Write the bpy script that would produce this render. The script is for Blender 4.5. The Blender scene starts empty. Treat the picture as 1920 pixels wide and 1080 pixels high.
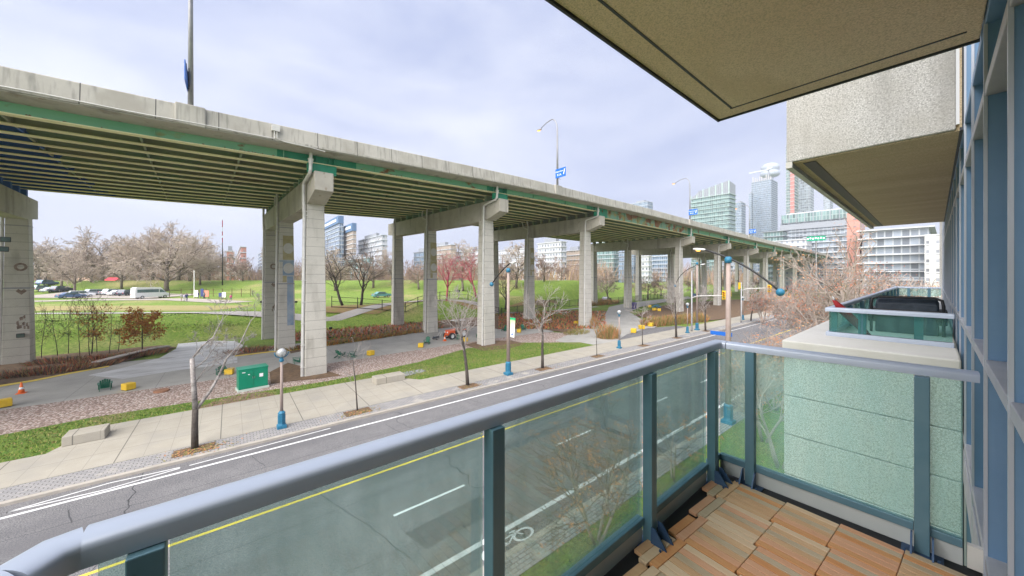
import bpy, bmesh, math, random
from mathutils import Vector, Matrix
random.seed(7)
R_ = math.radians
sc = bpy.context.scene
COL = sc.collection
# ------------------------------------------------------------------ camera
EYE = 9.0
FOC, CX, HY = 659.0, 960.0, 515.0
cam_d = bpy.data.cameras.new('camera'); cam = bpy.data.objects.new('camera', cam_d); COL.objects.link(cam)
cam_d.lens = FOC / 1920 * 36; cam_d.sensor_width = 36
cam_d.shift_y = -25 / 1920
cam_d.clip_start = 0.02; cam_d.clip_end = 6000
TH = math.atan2(820, 659)
cam.location = (0, 0, EYE); cam.rotation_euler = (R_(90), 0, TH - R_(90))
sc.camera = cam
# ------------------------------------------------------------------ sky and sun
SUN = Vector((-0.72, -0.20, 0.66)).normalized()
sun_el = math.asin(SUN.z); sun_az = math.atan2(SUN.x, SUN.y)
world = bpy.data.worlds.new('World'); sc.world = world; world.use_nodes = True
wt = world.node_tree; wt.nodes.clear()
def wn(t, **k):
    n = wt.nodes.new(t)
    for a, b in k.items(): setattr(n, a, b)
    return n
w_out = wn('ShaderNodeOutputWorld'); w_bg = wn('ShaderNodeBackground')
w_sky = wn('ShaderNodeTexSky', sky_type='NISHITA', sun_disc=False, sun_elevation=sun_el, sun_rotation=sun_az, air_density=1.0, dust_density=2.0)
w_tc = wn('ShaderNodeTexCoord')
w_map = wn('ShaderNodeMapping'); w_map.inputs['Scale'].default_value = (1, 1, 2.6)
w_no = wn('ShaderNodeTexNoise'); w_no.inputs['Scale'].default_value = 1.7; w_no.inputs['Detail'].default_value = 6; w_no.inputs['Roughness'].default_value = 0.55; w_no.inputs['Distortion'].default_value = 0.5
w_rp = wn('ShaderNodeValToRGB')
w_rp.color_ramp.elements[0].position = 0.34; w_rp.color_ramp.elements[0].color = (2.25, 2.65, 4.1, 1)
w_rp.color_ramp.elements[1].position = 0.66; w_rp.color_ramp.elements[1].color = (4.5, 4.7, 5.5, 1)
w_sep = wn('ShaderNodeSeparateXYZ')
w_mr = wn('ShaderNodeMapRange'); w_mr.inputs['From Min'].default_value = 0.0; w_mr.inputs['From Max'].default_value = 0.35; w_mr.inputs['To Min'].default_value = 1.0; w_mr.inputs['To Max'].default_value = 0.0
w_hz = wn('ShaderNodeMix', data_type='RGBA'); w_hz.inputs[7].default_value = (4.3, 4.55, 5.5, 1)
w_mul = wn('ShaderNodeMath', operation='MULTIPLY'); w_mul.inputs[1].default_value = 0.65
w_mix = wn('ShaderNodeMix', data_type='RGBA'); w_mix.inputs[0].default_value = 0.93
L = wt.links.new
L(w_tc.outputs['Generated'], w_map.inputs[0]); L(w_map.outputs[0], w_no.inputs['Vector']); L(w_no.outputs[0], w_rp.inputs[0])
L(w_tc.outputs['Generated'], w_sep.inputs[0]); L(w_sep.outputs[2], w_mr.inputs[0]); L(w_mr.outputs[0], w_mul.inputs[0])
L(w_mul.outputs[0], w_hz.inputs[0]); L(w_rp.outputs[0], w_hz.inputs[6])
L(w_sky.outputs[0], w_mix.inputs[6]); L(w_hz.outputs[2], w_mix.inputs[7])
L(w_mix.outputs[2], w_bg.inputs[0]); w_bg.inputs[1].default_value = 0.056
L(w_bg.outputs[0], w_out.inputs[0])
sun_d = bpy.data.lights.new('sun', 'SUN'); sun = bpy.data.objects.new('sun', sun_d); COL.objects.link(sun)
sun_d.energy = 3.0; sun_d.angle = R_(80); sun_d.color = (1.0, 0.96, 0.9)
sun.rotation_euler = (-SUN).to_track_quat('-Z', 'Y').to_euler()
sc.view_settings.view_transform = 'Standard'; sc.view_settings.look = 'None'
sc.view_settings.exposure = 1.85; sc.view_settings.gamma = 1.0
try:
    sc.cycles.max_bounces = 8; sc.cycles.diffuse_bounces = 6; sc.cycles.transparent_max_bounces = 16
    sc.cycles.sample_clamp_indirect = 6; sc.cycles.caustics_reflective = False; sc.cycles.caustics_refractive = False
except Exception: pass
# ------------------------------------------------------------------ helpers
FV = (math.cos(TH), math.sin(TH)); RV = (math.sin(TH), -math.cos(TH))
def dep(px, py, d):
    r = (px - CX) / FOC * d
    return Vector((FV[0]*d + RV[0]*r, FV[1]*d + RV[1]*r, EYE - (py - HY) * d / FOC))
def at(px, py, z=0.0):
    return dep(px, py, FOC * (EYE - z) / (py - HY))
def onY(px, py, Y): return dep(px, py, Y / (FV[1] + RV[1] * (px - CX) / FOC))
def onX(px, py, X): return dep(px, py, X / (FV[0] + RV[0] * (px - CX) / FOC))
def sstep(a, b, x):
    t = max(0.0, min(1.0, (x - a) / (b - a))); return t*t*(3 - 2*t)
def lerp(tab, x):
    if x <= tab[0][0]: return tab[0][1]
    for (a, b), (c, d) in zip(tab, tab[1:]):
        if x <= c: return b + (d - b) * (x - a) / (c - a)
    return tab[-1][1]
RIDGE = [(-60, 190), (-10, 165), (30, 132), (75, 96), (104, 76)]
def terrain(x, y):
    y0 = lerp([(-200, 62), (60, 62), (130, 86), (400, 150)], x)
    z = 3.3 * sstep(y0, y0 + 8, y)
    best = 1e9
    p = Vector((x, y))
    for a, b in zip(RIDGE, RIDGE[1:]):
        a = Vector(a); b = Vector(b); t = max(0, min(1, (p - a).dot(b - a) / (b - a).length_squared))
        best = min(best, (p - a - (b - a) * t).length)
    z += 3.8 * math.exp(-(best / 15.0) ** 2) * sstep(y0, y0 + 8, y)
    return z
def atT(px, py):
    z = 0.0; p = None
    for i in range(30):
        if py - HY < 2: return dep(px, py, 150)
        p = at(px, py, z); z = 0.5 * z + 0.5 * terrain(p.x, p.y)
    p.z = terrain(p.x, p.y)
    return p
def groundpt(px, d):
    p = dep(px, 515, d); p.z = terrain(p.x, p.y); return p

class MB:
    def __init__(s): s.v = []; s.f = []; s.m = []
    def add(s, vs, fs, mi=0):
        o = len(s.v); s.v += [tuple(p) for p in vs]
        s.f += [tuple(i + o for i in q) for q in fs]; s.m += [mi] * len(fs); return s
    def hexa(s, p, mi=0):   # p: 4 bottom then 4 top, counter-clockwise from above
        return s.add(p, [(3,2,1,0),(4,5,6,7),(0,1,5,4),(1,2,6,5),(2,3,7,6),(3,0,4,7)], mi)
    def box(s, c, d, rz=0.0, mi=0, taper=1.0):
        hx, hy, hz = d[0]/2, d[1]/2, d[2]/2; cs, sn = math.cos(rz), math.sin(rz); P = []
        for z, k in ((-hz, 1.0), (hz, taper)):
            for x, y in ((-hx,-hy),(hx,-hy),(hx,hy),(-hx,hy)):
                x *= k; y *= k
                P.append((c[0]+x*cs-y*sn, c[1]+x*sn+y*cs, c[2]+z))
        return s.hexa(P, mi)
    def bx(s, x0, x1, y0, y1, z0, z1, mi=0):
        return s.box(((x0+x1)/2,(y0+y1)/2,(z0+z1)/2),(x1-x0,y1-y0,z1-z0),0,mi)
    def bar(s, p, q, w, h, mi=0):
        p = Vector(p); q = Vector(q); d = (q-p).normalized(); up = Vector((0,0,1))
        if abs(d.z) > .95: up = Vector((1,0,0))
        a = d.cross(up).normalized() * (w/2); b = a.normalized().cross(d) * (h/2)
        return s.hexa([p-a-b,p+a-b,q+a-b,q-a-b,p-a+b,p+a+b,q+a+b,q-a+b], mi)
    def tube(s, pts, rad, n=6, mi=0, cap=True):
        pts = [Vector(p) for p in pts]
        if not isinstance(rad, (list, tuple)): rad = [rad]*len(pts)
        vs = []; fs = []; ref = None
        for i, p in enumerate(pts):
            d = (pts[min(i+1, len(pts)-1)] - pts[max(i-1, 0)])
            d = d.normalized() if d.length > 1e-9 else Vector((0,0,1))
            if ref is None: ref = Vector((1,0,0)) if abs(d.x) < .8 else Vector((0,1,0))
            a = (ref - d * ref.dot(d)); a = a.normalized() if a.length > 1e-6 else d.orthogonal().normalized()
            ref = a; b = d.cross(a)
            for k in range(n):
                t = 2*math.pi*k/n
                vs.append(p + (a*math.cos(t) + b*math.sin(t)) * rad[i])
        for i in range(len(pts)-1):
            for k in range(n):
                fs.append((i*n+k, i*n+(k+1)%n, (i+1)*n+(k+1)%n, (i+1)*n+k))
        if cap:
            fs.append(tuple(range(n-1,-1,-1))); fs.append(tuple((len(pts)-1)*n+k for k in range(n)))
        return s.add(vs, fs, mi)
    def lathe(s, prof, n=16, o=(0,0,0), mi=0):
        vs = []; fs = []
        for r, z in prof:
            for k in range(n):
                t = 2*math.pi*k/n; vs.append((o[0]+r*math.cos(t), o[1]+r*math.sin(t), o[2]+z))
        for i in range(len(prof)-1):
            for k in range(n): fs.append((i*n+k, i*n+(k+1)%n, (i+1)*n+(k+1)%n, (i+1)*n+k))
        fs.append(tuple(range(n-1,-1,-1))); fs.append(tuple((len(prof)-1)*n+k for k in range(n)))
        return s.add(vs, fs, mi)
    def ball(s, o, r, n=14, m=8, mi=0):
        if not isinstance(r, (tuple, list)): r = (r, r, r)
        prof = [(math.sin(math.pi*i/m), -math.cos(math.pi*i/m)) for i in range(m+1)]
        prof[0] = (.02, -1); prof[-1] = (.02, 1)
        t = MB().lathe(prof, n)
        return s.add([(o[0]+a*r[0], o[1]+b*r[1], o[2]+c*r[2]) for a,b,c in t.v], t.f, mi)
    def prism(s, poly, z0, z1, mi=0):
        n = len(poly); vs = [(x,y,z0) for x,y in poly] + [(x,y,z1) for x,y in poly]
        return s.add(vs, [tuple(range(n-1,-1,-1)), tuple(range(n,2*n))] + [(i,(i+1)%n,n+(i+1)%n,n+i) for i in range(n)], mi)
    def sweep(s, prof, frames, mi=0, cap=True):   # prof: closed list of (a,b); frames: list of functions (a,b)->point
        n = len(prof); vs = []; fs = []
        for fr in frames: vs += [fr(a, b) for a, b in prof]
        for i in range(len(frames)-1):
            for k in range(n): fs.append((i*n+k, i*n+(k+1)%n, (i+1)*n+(k+1)%n, (i+1)*n+k))
        if cap: fs.append(tuple(range(n-1,-1,-1))); fs.append(tuple((len(frames)-1)*n+k for k in range(n)))
        return s.add(vs, fs, mi)
    def blob(s, mb, M, mi=None):
        s.add([M @ Vector(p) for p in mb.v], mb.f, 0 if mi is None else mi)
        if mi is None: s.m[-len(mb.f):] = mb.m
        return s

def link(name, mb, mats, parent=None, smooth=False, bevel=0.0, off=None, fixn=True):
    me = bpy.data.meshes.new(name)
    vs = mb.v if off is None else [(a-off[0], b-off[1], c-off[2]) for a,b,c in mb.v]
    me.from_pydata(vs, [], mb.f)
    mats = mats if isinstance(mats, (list, tuple)) else [mats]
    for m in mats: me.materials.append(m)
    if len(mats) > 1: me.polygons.foreach_set('material_index', mb.m)
    if fixn:
        b = bmesh.new(); b.from_mesh(me); bmesh.ops.recalc_face_normals(b, faces=b.faces); b.to_mesh(me); b.free()
    if smooth: me.polygons.foreach_set('use_smooth', [True]*len(me.polygons))
    me.update()
    o = bpy.data.objects.new(name, me); COL.objects.link(o)
    if parent is not None: o.parent = parent
    if bevel:
        m = o.modifiers.new('edge', 'BEVEL'); m.width = bevel; m.segments = 2; m.limit_method = 'ANGLE'
    return o
def tag(o, label, cat, group=None):
    o['label'] = label; o['category'] = cat
    if group: o['group'] = group
    return o
def thing(name, label, cat, loc=(0,0,0), rz=0.0, group=None):
    o = bpy.data.objects.new(name, None); COL.objects.link(o); o.empty_display_size = .3
    o.location = loc; o.rotation_euler = (0,0,rz)
    return tag(o, label, cat, group)
def struct(name, mb, mats, kind='structure', **k):
    o = link(name, mb, mats, **k); o['kind'] = kind; return o
def kids(o): return [c for c in bpy.data.objects if c.parent == o]
def dup(root, loc, rz=0.0, label=None, group=None, scale=None):
    def cp(o, par):
        c = o.copy(); COL.objects.link(c)
        if par: c.parent = par
        for ch in CH.get(o.name, []): cp(ch, c)
        return c
    CH = {}
    def walk(o):
        for ch in o.children: CH.setdefault(o.name, []).append(ch); walk(ch)
    walk(root)
    r = cp(root, None); r.location = loc; r.rotation_euler = (0,0,rz)
    if scale: r.scale = (scale,)*3 if not isinstance(scale, tuple) else scale
    if label: r['label'] = label
    if group: r['group'] = group
    return r
# ------------------------------------------------------------------ materials
def M_(name, col, rough=.8, col2=None, ns=3.0, det=6, lo=.35, hi=.65, bump=0.0, bs=None, metal=0.0, spec=.4, coat=0.0, dist=.01, stretch=None):
    m = bpy.data.materials.new(name); m.use_nodes = True; t = m.node_tree; p = t.nodes['Principled BSDF']
    p.inputs['Base Color'].default_value = (*col, 1); p.inputs['Roughness'].default_value = rough; p.inputs['Metallic'].default_value = metal
    p.inputs['Specular IOR Level'].default_value = spec; p.inputs['Coat Weight'].default_value = coat
    tc = t.nodes.new('ShaderNodeTexCoord'); src = tc.outputs['Object']
    if stretch:
        mp = t.nodes.new('ShaderNodeMapping'); mp.inputs['Scale'].default_value = stretch; t.links.new(src, mp.inputs[0]); src = mp.outputs[0]
    if col2 is not None:
        n = t.nodes.new('ShaderNodeTexNoise'); n.inputs['Scale'].default_value = ns; n.inputs['Detail'].default_value = det; n.inputs['Roughness'].default_value = .65
        r = t.nodes.new('ShaderNodeValToRGB'); r.color_ramp.elements[0].position = lo; r.color_ramp.elements[1].position = hi
        r.color_ramp.elements[0].color = (*col, 1); r.color_ramp.elements[1].color = (*col2, 1)
        t.links.new(src, n.inputs['Vector']); t.links.new(n.outputs[0], r.inputs[0]); t.links.new(r.outputs[0], p.inputs['Base Color'])
    if bump:
        n2 = t.nodes.new('ShaderNodeTexNoise'); n2.inputs['Scale'].default_value = bs or ns*6; n2.inputs['Detail'].default_value = 3
        b = t.nodes.new('ShaderNodeBump'); b.inputs['Strength'].default_value = bump; b.inputs['Distance'].default_value = dist
        t.links.new(src, n2.inputs['Vector']); t.links.new(n2.outputs[0], b.inputs['Height']); t.links.new(b.outputs[0], p.inputs['Normal'])
    return m
class G:   # small node-graph helper on an existing material
    def __init__(s, m): s.t = m.node_tree; s.p = s.t.nodes['Principled BSDF']
    def n(s, ty, **k):
        n = s.t.nodes.new(ty)
        for a, b in k.items(): setattr(n, a, b)
        return n
    def l(s, a, b): s.t.links.new(a, b)
    def base(s):
        for l in s.t.links:
            if l.to_socket == s.p.inputs['Base Color']: return l.from_socket
        c = s.n('ShaderNodeRGB'); c.outputs[0].default_value = s.p.inputs['Base Color'].default_value; return c.outputs[0]
    def setbase(s, sock): s.l(sock, s.p.inputs['Base Color'])
    def obj(s): return s.n('ShaderNodeTexCoord').outputs['Object']
    def math(s, op, a, b=None):
        n = s.n('ShaderNodeMath', operation=op)
        for i, x in enumerate((a, b)):
            if x is None: continue
            if isinstance(x, (int, float)): n.inputs[i].default_value = x
            else: s.l(x, n.inputs[i])
        return n.outputs[0]
    def mix(s, fac, a, b, blend='MIX'):
        n = s.n('ShaderNodeMix', data_type='RGBA', blend_type=blend)
        for i, x in ((0, fac), (6, a), (7, b)):
            if isinstance(x, (int, float)): n.inputs[i].default_value = x
            elif isinstance(x, tuple): n.inputs[i].default_value = (*x, 1)
            else: s.l(x, n.inputs[i])
        return n.outputs[2]
    def lines(s, axis, period, width, off=0.0, wob=0.0):
        o = s.obj()
        sp = s.n('ShaderNodeSeparateXYZ'); s.l(o, sp.inputs[0]); v = sp.outputs[axis]
        if wob:
            no = s.n('ShaderNodeTexNoise'); no.inputs['Scale'].default_value = .6; s.l(o, no.inputs['Vector'])
            v = s.math('ADD', v, s.math('MULTIPLY', no.outputs[0], wob))
        f = s.math('FRACT', s.math('DIVIDE', s.math('ADD', v, off + 1000*period), period))
        return s.math('LESS_THAN', f, width/period)
    def noise(s, scale, det=4, lo=.4, hi=.6, stretch=None, dist=0.0):
        o = s.obj()
        if stretch:
            mp = s.n('ShaderNodeMapping'); mp.inputs['Scale'].default_value = stretch; s.l(o, mp.inputs[0]); o = mp.outputs[0]
        no = s.n('ShaderNodeTexNoise'); no.inputs['Scale'].default_value = scale; no.inputs['Detail'].default_value = det; no.inputs['Distortion'].default_value = dist
        s.l(o, no.inputs['Vector'])
        r = s.n('ShaderNodeMapRange'); r.inputs[1].default_value = lo; r.inputs[2].default_value = hi; s.l(no.outputs[0], r.inputs[0]); return r.outputs[0]
def glassmat(name, tint, dust=(.5,.6,.55), veilw=.10, refl=1.0):
    m = bpy.data.materials.new(name); m.use_nodes = True; t = m.node_tree; t.nodes.clear()
    o = t.nodes.new('ShaderNodeOutputMaterial'); tr = t.nodes.new('ShaderNodeBsdfTransparent'); tr.inputs[0].default_value = (*tint, 1)
    gl = t.nodes.new('ShaderNodeBsdfGlossy'); gl.inputs['Roughness'].default_value = .01
    df = t.nodes.new('ShaderNodeBsdfDiffuse'); df.inputs[0].default_value = (*dust, 1)  # diffuse film; on balcony panes it paints in reflected brightness besides grime
    m0 = t.nodes.new('ShaderNodeMixShader'); m0.inputs[0].default_value = veilw
    m1 = t.nodes.new('ShaderNodeMixShader'); fr = t.nodes.new('ShaderNodeFresnel'); fr.inputs[0].default_value = 1.4
    k = t.nodes.new('ShaderNodeMath'); k.operation = 'MULTIPLY'; k.inputs[1].default_value = refl
    tc = t.nodes.new('ShaderNodeTexCoord'); mp = t.nodes.new('ShaderNodeMapping'); mp.inputs['Scale'].default_value = (3, 3, .7); no = t.nodes.new('ShaderNodeTexNoise'); no.inputs['Scale'].default_value = 4; no.inputs['Detail'].default_value = 7
    dm = t.nodes.new('ShaderNodeMapRange'); dm.inputs[1].default_value = .35; dm.inputs[2].default_value = .7; dm.inputs[3].default_value = veilw*.75; dm.inputs[4].default_value = veilw*1.35
    t.links.new(tc.outputs['Object'], mp.inputs[0]); t.links.new(mp.outputs[0], no.inputs['Vector']); t.links.new(no.outputs[0], dm.inputs[0]); t.links.new(dm.outputs[0], m0.inputs[0])
    t.links.new(fr.outputs[0], k.inputs[0]); t.links.new(k.outputs[0], m1.inputs[0])
    t.links.new(tr.outputs[0], m0.inputs[1]); t.links.new(df.outputs[0], m0.inputs[2])
    t.links.new(m0.outputs[0], m1.inputs[1]); t.links.new(gl.outputs[0], m1.inputs[2]); t.links.new(m1.outputs[0], o.inputs[0])
    return m
def emis(name, col, s):
    m = bpy.data.materials.new(name); m.use_nodes = True; p = m.node_tree.nodes['Principled BSDF']
    p.inputs['Base Color'].default_value = (*col, 1); p.inputs['Emission Color'].default_value = (*col, 1); p.inputs['Emission Strength'].default_value = s
    return m
mt = {}
mt['asphalt'] = M_('asphalt', (.11,.108,.115), .9, (.165,.16,.165), 1.2, 8, bump=.5, bs=90, dist=.01)
g = G(mt['asphalt']); b = g.base()
b = g.mix(g.noise(28, 1, .46, .62), b, (.25,.245,.245)); b = g.mix(g.noise(22, 1, .56, .66), b, (.07,.07,.075)); b = g.mix(g.noise(.22, 4, .5, .75, (.5, 1.6, 1)), b, (.115,.113,.12))
b = g.mix(g.lines(0, 11.3, .05, 2.0, 2.2), b, (.045,.045,.05)); b = g.mix(g.lines(1, 5.3, .03, 1.1, .25), b, (.07,.07,.075)); g.setbase(b)
mt['paint_white'] = M_('road_paint_white', (.72,.72,.72), .7, (.5,.5,.5), 4, 8, .45, .75)
mt['paint_yellow'] = M_('road_paint_yellow', (.75,.56,.07), .7, (.6,.46,.12), 4, 8, .45, .75)
mt['sidewalk'] = M_('sidewalk_concrete', (.37,.34,.28), .9, (.43,.40,.34), .8, 8, bump=.3, bs=60)
g = G(mt['sidewalk']); b = g.base()
b = g.mix(g.noise(40, 2, .35, .8), b, (.34,.31,.26)); b = g.mix(g.noise(.5, 5, .5, .72), b, (.33,.31,.27))
b = g.mix(g.lines(0, .97, .022, .4), b, (.27,.255,.22)); b = g.mix(g.lines(0, 3.88, .045, .4), b, (.16,.15,.13)); b = g.mix(g.lines(1, 1.75, .03, -24.6-.02), b, (.24,.22,.19)); g.setbase(b)
mt['paver'] = M_('paver', (.34,.32,.31), .9); g = G(mt['paver'])
br = g.n('ShaderNodeTexBrick'); br.inputs['Color1'].default_value = (.37,.355,.345,1); br.inputs['Color2'].default_value = (.28,.275,.28,1); br.inputs['Mortar'].default_value = (.13,.125,.12,1)
br.inputs['Scale'].default_value = 1.7; br.inputs['Mortar Size'].default_value = .028; g.l(g.obj(), br.inputs['Vector']); g.setbase(g.mix(g.noise(.7, 5, .58, .74), br.outputs[0], (.44,.41,.36)))
mt['kerb'] = M_('kerb_concrete', (.44,.40,.35), .9, (.35,.32,.28), 2, 6)
mt['grass'] = M_('grass', (.09,.18,.02), .95, (.18,.27,.035), 1.4, 10, .35, .65, bump=.9, bs=30, dist=.06)
g = G(mt['grass']); b = g.mix(g.noise(.25, 6, .5, .66), g.base(), (.27,.24,.10)); b = g.mix(g.noise(9, 3, .48, .62), b, (.06,.11,.015)); b = g.mix(g.noise(13, 2, .60, .66), b, (.30,.30,.07)); b = g.mix(g.noise(7, 2, .66, .70), b, (.36,.21,.08)); g.setbase(b)
mt['park'] = M_('park_grass', (.12,.21,.02), .95, (.19,.27,.04), .5, 10, .35, .65, bump=.6, bs=12, dist=.08)
g = G(mt['park']); b = g.mix(g.noise(.06, 6, .52, .66), g.base(), (.33,.29,.12)); b = g.mix(g.noise(3.5, 4, .48, .66), b, (.09,.15,.02)); b = g.mix(g.noise(5, 3, .60, .68), b, (.33,.33,.09)); g.setbase(b)
mt['drygrass'] = M_('dry_grass', (.26,.25,.08), .95, (.32,.25,.12), .3, 8, bump=.5, bs=12, dist=.06)
mt['dirt'] = M_('bare_earth', (.17,.11,.075), .95, (.28,.19,.13), 1.5, 8, bump=.8, bs=14, dist=.05)
mt['mulch'] = M_('leafy_mulch', (.11,.075,.05), .95, (.22,.14,.08), 3, 8, bump=1, bs=20, dist=.06)
mt['trail'] = M_('trail_concrete', (.33,.32,.30), .85, (.42,.41,.385), .35, 8, bump=.2, bs=40)
g = G(mt['trail']); g.setbase(g.mix(g.lines(0, 4.6, .03), g.base(), (.2,.2,.19)))
mt['slab'] = M_('pale_slab', (.5,.5,.5), .7, (.62,.62,.63), .25, 8, .4, .6, stretch=(1, 2.5, 1))
g = G(mt['slab']); g.setbase(g.mix(g.noise(.5, 5, .56, .68, (.5, 2, 1)), g.base(), (.36,.35,.35)))
mt['gravel'] = M_('gravel', (.4,.33,.29), .95, bump=1.0, bs=22, dist=.06); g = G(mt['gravel'])
vo = g.n('ShaderNodeTexVoronoi'); vo.inputs['Scale'].default_value = 7.5; g.l(g.obj(), vo.inputs['Vector'])
rp = g.n('ShaderNodeValToRGB'); sx = g.n('ShaderNodeSeparateXYZ'); g.l(vo.outputs['Color'], sx.inputs[0]); g.l(sx.outputs[0], rp.inputs[0])
e = rp.color_ramp.elements; e[0].color = (.30,.20,.17,1); e[1].color = (.70,.64,.60,1)
for ps, c in ((.35,(.52,.40,.35,1)),(.7,(.58,.48,.43,1))): q = e.new(ps); q.color = c
dk = g.math('LESS_THAN', .5, vo.outputs['Distance']); g.setbase(g.mix(dk, rp.outputs[0], (.26,.19,.16)))
mt['conc'] = M_('viaduct_concrete', (.37,.345,.30), .9, (.44,.415,.365), .7, 8, bump=.25, bs=25, dist=.02)
g = G(mt['conc']); b = g.mix(g.noise(.8, 6, .55, .72, (1.2, 1.2, .12)), g.base(), (.24,.225,.195)); b = g.mix(g.noise(2.5, 6, .62, .72), b, (.29,.25,.2)); g.setbase(b)
mt['parapet'] = M_('parapet_concrete', (.37,.35,.31), .9, (.44,.42,.38), .6, 8)
g = G(mt['parapet']); b = g.mix(g.noise(4.5, 6, .50, .72, (1, 1, .08)), g.base(), (.25,.24,.215)); b = g.mix(g.noise(.5, 5, .52, .68), b, (.33,.31,.27)); b = g.mix(g.lines(0, 3.05, .05, .6), b, (.09,.085,.08)); g.setbase(b)
mt['column'] = M_('column_concrete', (.47,.45,.405), .9, (.54,.515,.465), .6, 8, bump=.15, bs=30)
g = G(mt['column']); b = g.mix(g.noise(1.1, 6, .55, .75, (1, 1, .25)), g.base(), (.34,.32,.28)); b = g.mix(g.lines(2, .82, .028), b, (.2,.19,.17)); b = g.mix(g.noise(14, 3, .66, .72), b, (.3,.27,.22)); g.setbase(b)
def rusty(name, a, c, amt):
    m = M_(name, a, .65, c, .5, 6, stretch=(.3, 1, 1)); g = G(m)
    b = g.mix(g.noise(.55, 9, .60 - amt, .66 - amt, (.8, 1, 1.3)), g.base(), (.20,.085,.035)); b = g.mix(g.noise(1.3, 6, .62 - amt, .75 - amt, (.5, 1, 1)), b, (.30,.25,.09)); g.setbase(b); return m
mt['green_pale'] = rusty('pale_green_steel', (.15,.40,.26), (.22,.46,.31), .0)
mt['green_fresh'] = M_('fresh_green_steel', (.01,.20,.11), .5, (.02,.25,.15), 1.5)
mt['green_rust'] = rusty('rusting_green_steel', (.14,.28,.20), (.20,.32,.24), .10)
mt['flange'] = M_('dusty_lit_flange', (.78,.74,.46), .7, (.58,.50,.30), .6, 8, .45, .7, stretch=(.25, 1, 1))  # dusty tan, with the yellowish light on the flanges put in
mt['web'] = M_('dark_green_web', (.15,.29,.19), .7, (.27,.24,.16), .3, 6, stretch=(.3, 1, 1))
g = G(mt['web']); sp = g.n('ShaderNodeSeparateXYZ'); g.l(g.obj(), sp.inputs[0])
g.setbase(g.mix(g.math('LESS_THAN', g.math('ADD', sp.outputs[0], g.math('MULTIPLY', g.noise(.5, 3, 0, 1), 5)), -8.0), g.base(), (.02,.10,.36)))  # blue light on the left end of the girders, put into the colour
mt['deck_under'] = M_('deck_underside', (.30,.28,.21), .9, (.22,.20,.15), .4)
mt['galv'] = M_('grey_pipe', (.62,.61,.59), .55, (.52,.51,.49), 2, 6, metal=.1)
mt['steel'] = M_('galvanised_pole', (.24,.24,.25), .45, (.32,.32,.33), 1.5, 6, metal=.5)
mt['black'] = M_('black_metal', (.02,.02,.022), .5)
mt['rail'] = M_('grey_blue_powder_coat', (.46,.52,.63), .36, (.50,.56,.67), 4, 3, metal=.15, spec=.5, bump=.04, bs=400, dist=.002)
mt['post'] = M_('teal_grey_powder_coat', (.10,.21,.27), .4, (.13,.24,.30), 5, 3, metal=.2, spec=.5)
mt['bracket'] = M_('dark_blue_bracket', (.035,.075,.16), .45, (.05,.10,.19), 9, 3, metal=.2)
mt['fin'] = M_('blue_grey_aluminium', (.16,.29,.47), .42, (.19,.32,.50), 2.2, 5, metal=.3, spec=.5, bump=.05, bs=300, dist=.002)
mt['finedge'] = M_('pale_aluminium_edge', (.5,.53,.6), .35, metal=.3)
mt['sill'] = M_('pale_sill', (.42,.43,.47), .5, (.5,.5,.53), 6)
mt['glass'] = glassmat('green_balcony_glass', (.88,.98,.96), (.50,.84,.80), .22, .5)
mt['glass2'] = glassmat('teal_balcony_glass', (.72,.94,.91), (.30,.62,.58), .10, .8)
mt['pane'] = M_('window_pane', (.05,.09,.085), .05, (.09,.16,.14), .5, 3, spec=.9)
mt['panel'] = M_('fascia_panel', (.48,.51,.50), .55, (.52,.54,.53), 3, 4)
mt['stucco'] = M_('stucco_soffit', (.86,.66,.48), .95, (.92,.75,.58), .9, 8, bump=.8, bs=140, dist=.006)
g = G(mt['stucco']); b = g.mix(g.noise(150, 2, .40, .72), g.base(), (.60,.47,.32)); b = g.mix(g.noise(1.6, 5, .55, .78, (.5, 2, 1)), b, (.66,.50,.33)); g.setbase(b)
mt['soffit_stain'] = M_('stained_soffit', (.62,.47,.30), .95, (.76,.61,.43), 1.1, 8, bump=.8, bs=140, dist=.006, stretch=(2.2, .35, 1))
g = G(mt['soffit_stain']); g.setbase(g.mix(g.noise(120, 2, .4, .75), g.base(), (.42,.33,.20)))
mt['agg'] = M_('exposed_aggregate', (.60,.58,.55), .95, (.65,.63,.60), 1.0, 5, bump=.25, bs=160, dist=.004)
g = G(mt['agg']); b = g.mix(g.noise(72, 1, .50, .58), g.base(), (.43,.415,.39)); b = g.mix(g.noise(95, 1, .57, .63), b, (.82,.80,.77)); b = g.mix(g.noise(2.6, 5, .52, .82, (1, 1, .12)), b, (.36,.345,.32)); b = g.mix(g.noise(.9, 4, .55, .8), b, (.46,.43,.38)); g.setbase(b)
mt['agg_top'] = M_('smooth_coping', (.70,.68,.64), .9, (.62,.60,.55), 2, 8)
mt['flash'] = M_('dark_flashing', (.05,.055,.065), .5)
mt['tray'] = M_('black_tile_tray', (.02,.022,.025), .6)
WOODS = [M_('deck_wood_%s' % n, a, .65, b, 2.5, 8, .3, .7, bump=.25, bs=30, dist=.003, stretch=(9, 1, 1)) for n, a, b in (
    ('tan', (.58,.33,.17), (.68,.45,.26)), ('orange', (.60,.25,.09), (.68,.36,.16)), ('grey', (.48,.36,.23), (.57,.45,.31)), ('pale', (.68,.47,.29), (.74,.57,.39)), ('rose', (.66,.33,.18), (.72,.42,.26)))]
mt['blue_paint'] = M_('teal_blue_paint', (.02,.14,.24), .45, (.03,.18,.30), 6, 4)
mt['pole'] = M_('pinkish_brown_pole', (.30,.23,.205), .55, (.35,.28,.25), 3, 4)
mt['globe'] = glassmat('globe_glass', (.9,.92,.93), (.75,.76,.76), .35, 1.0)
mt['lampglow'] = emis('lit_lamp', (1.0, .36, .05), 1.3)
mt['lampwhite'] = M_('lamp_housing', (.6,.6,.6), .4)
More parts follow.
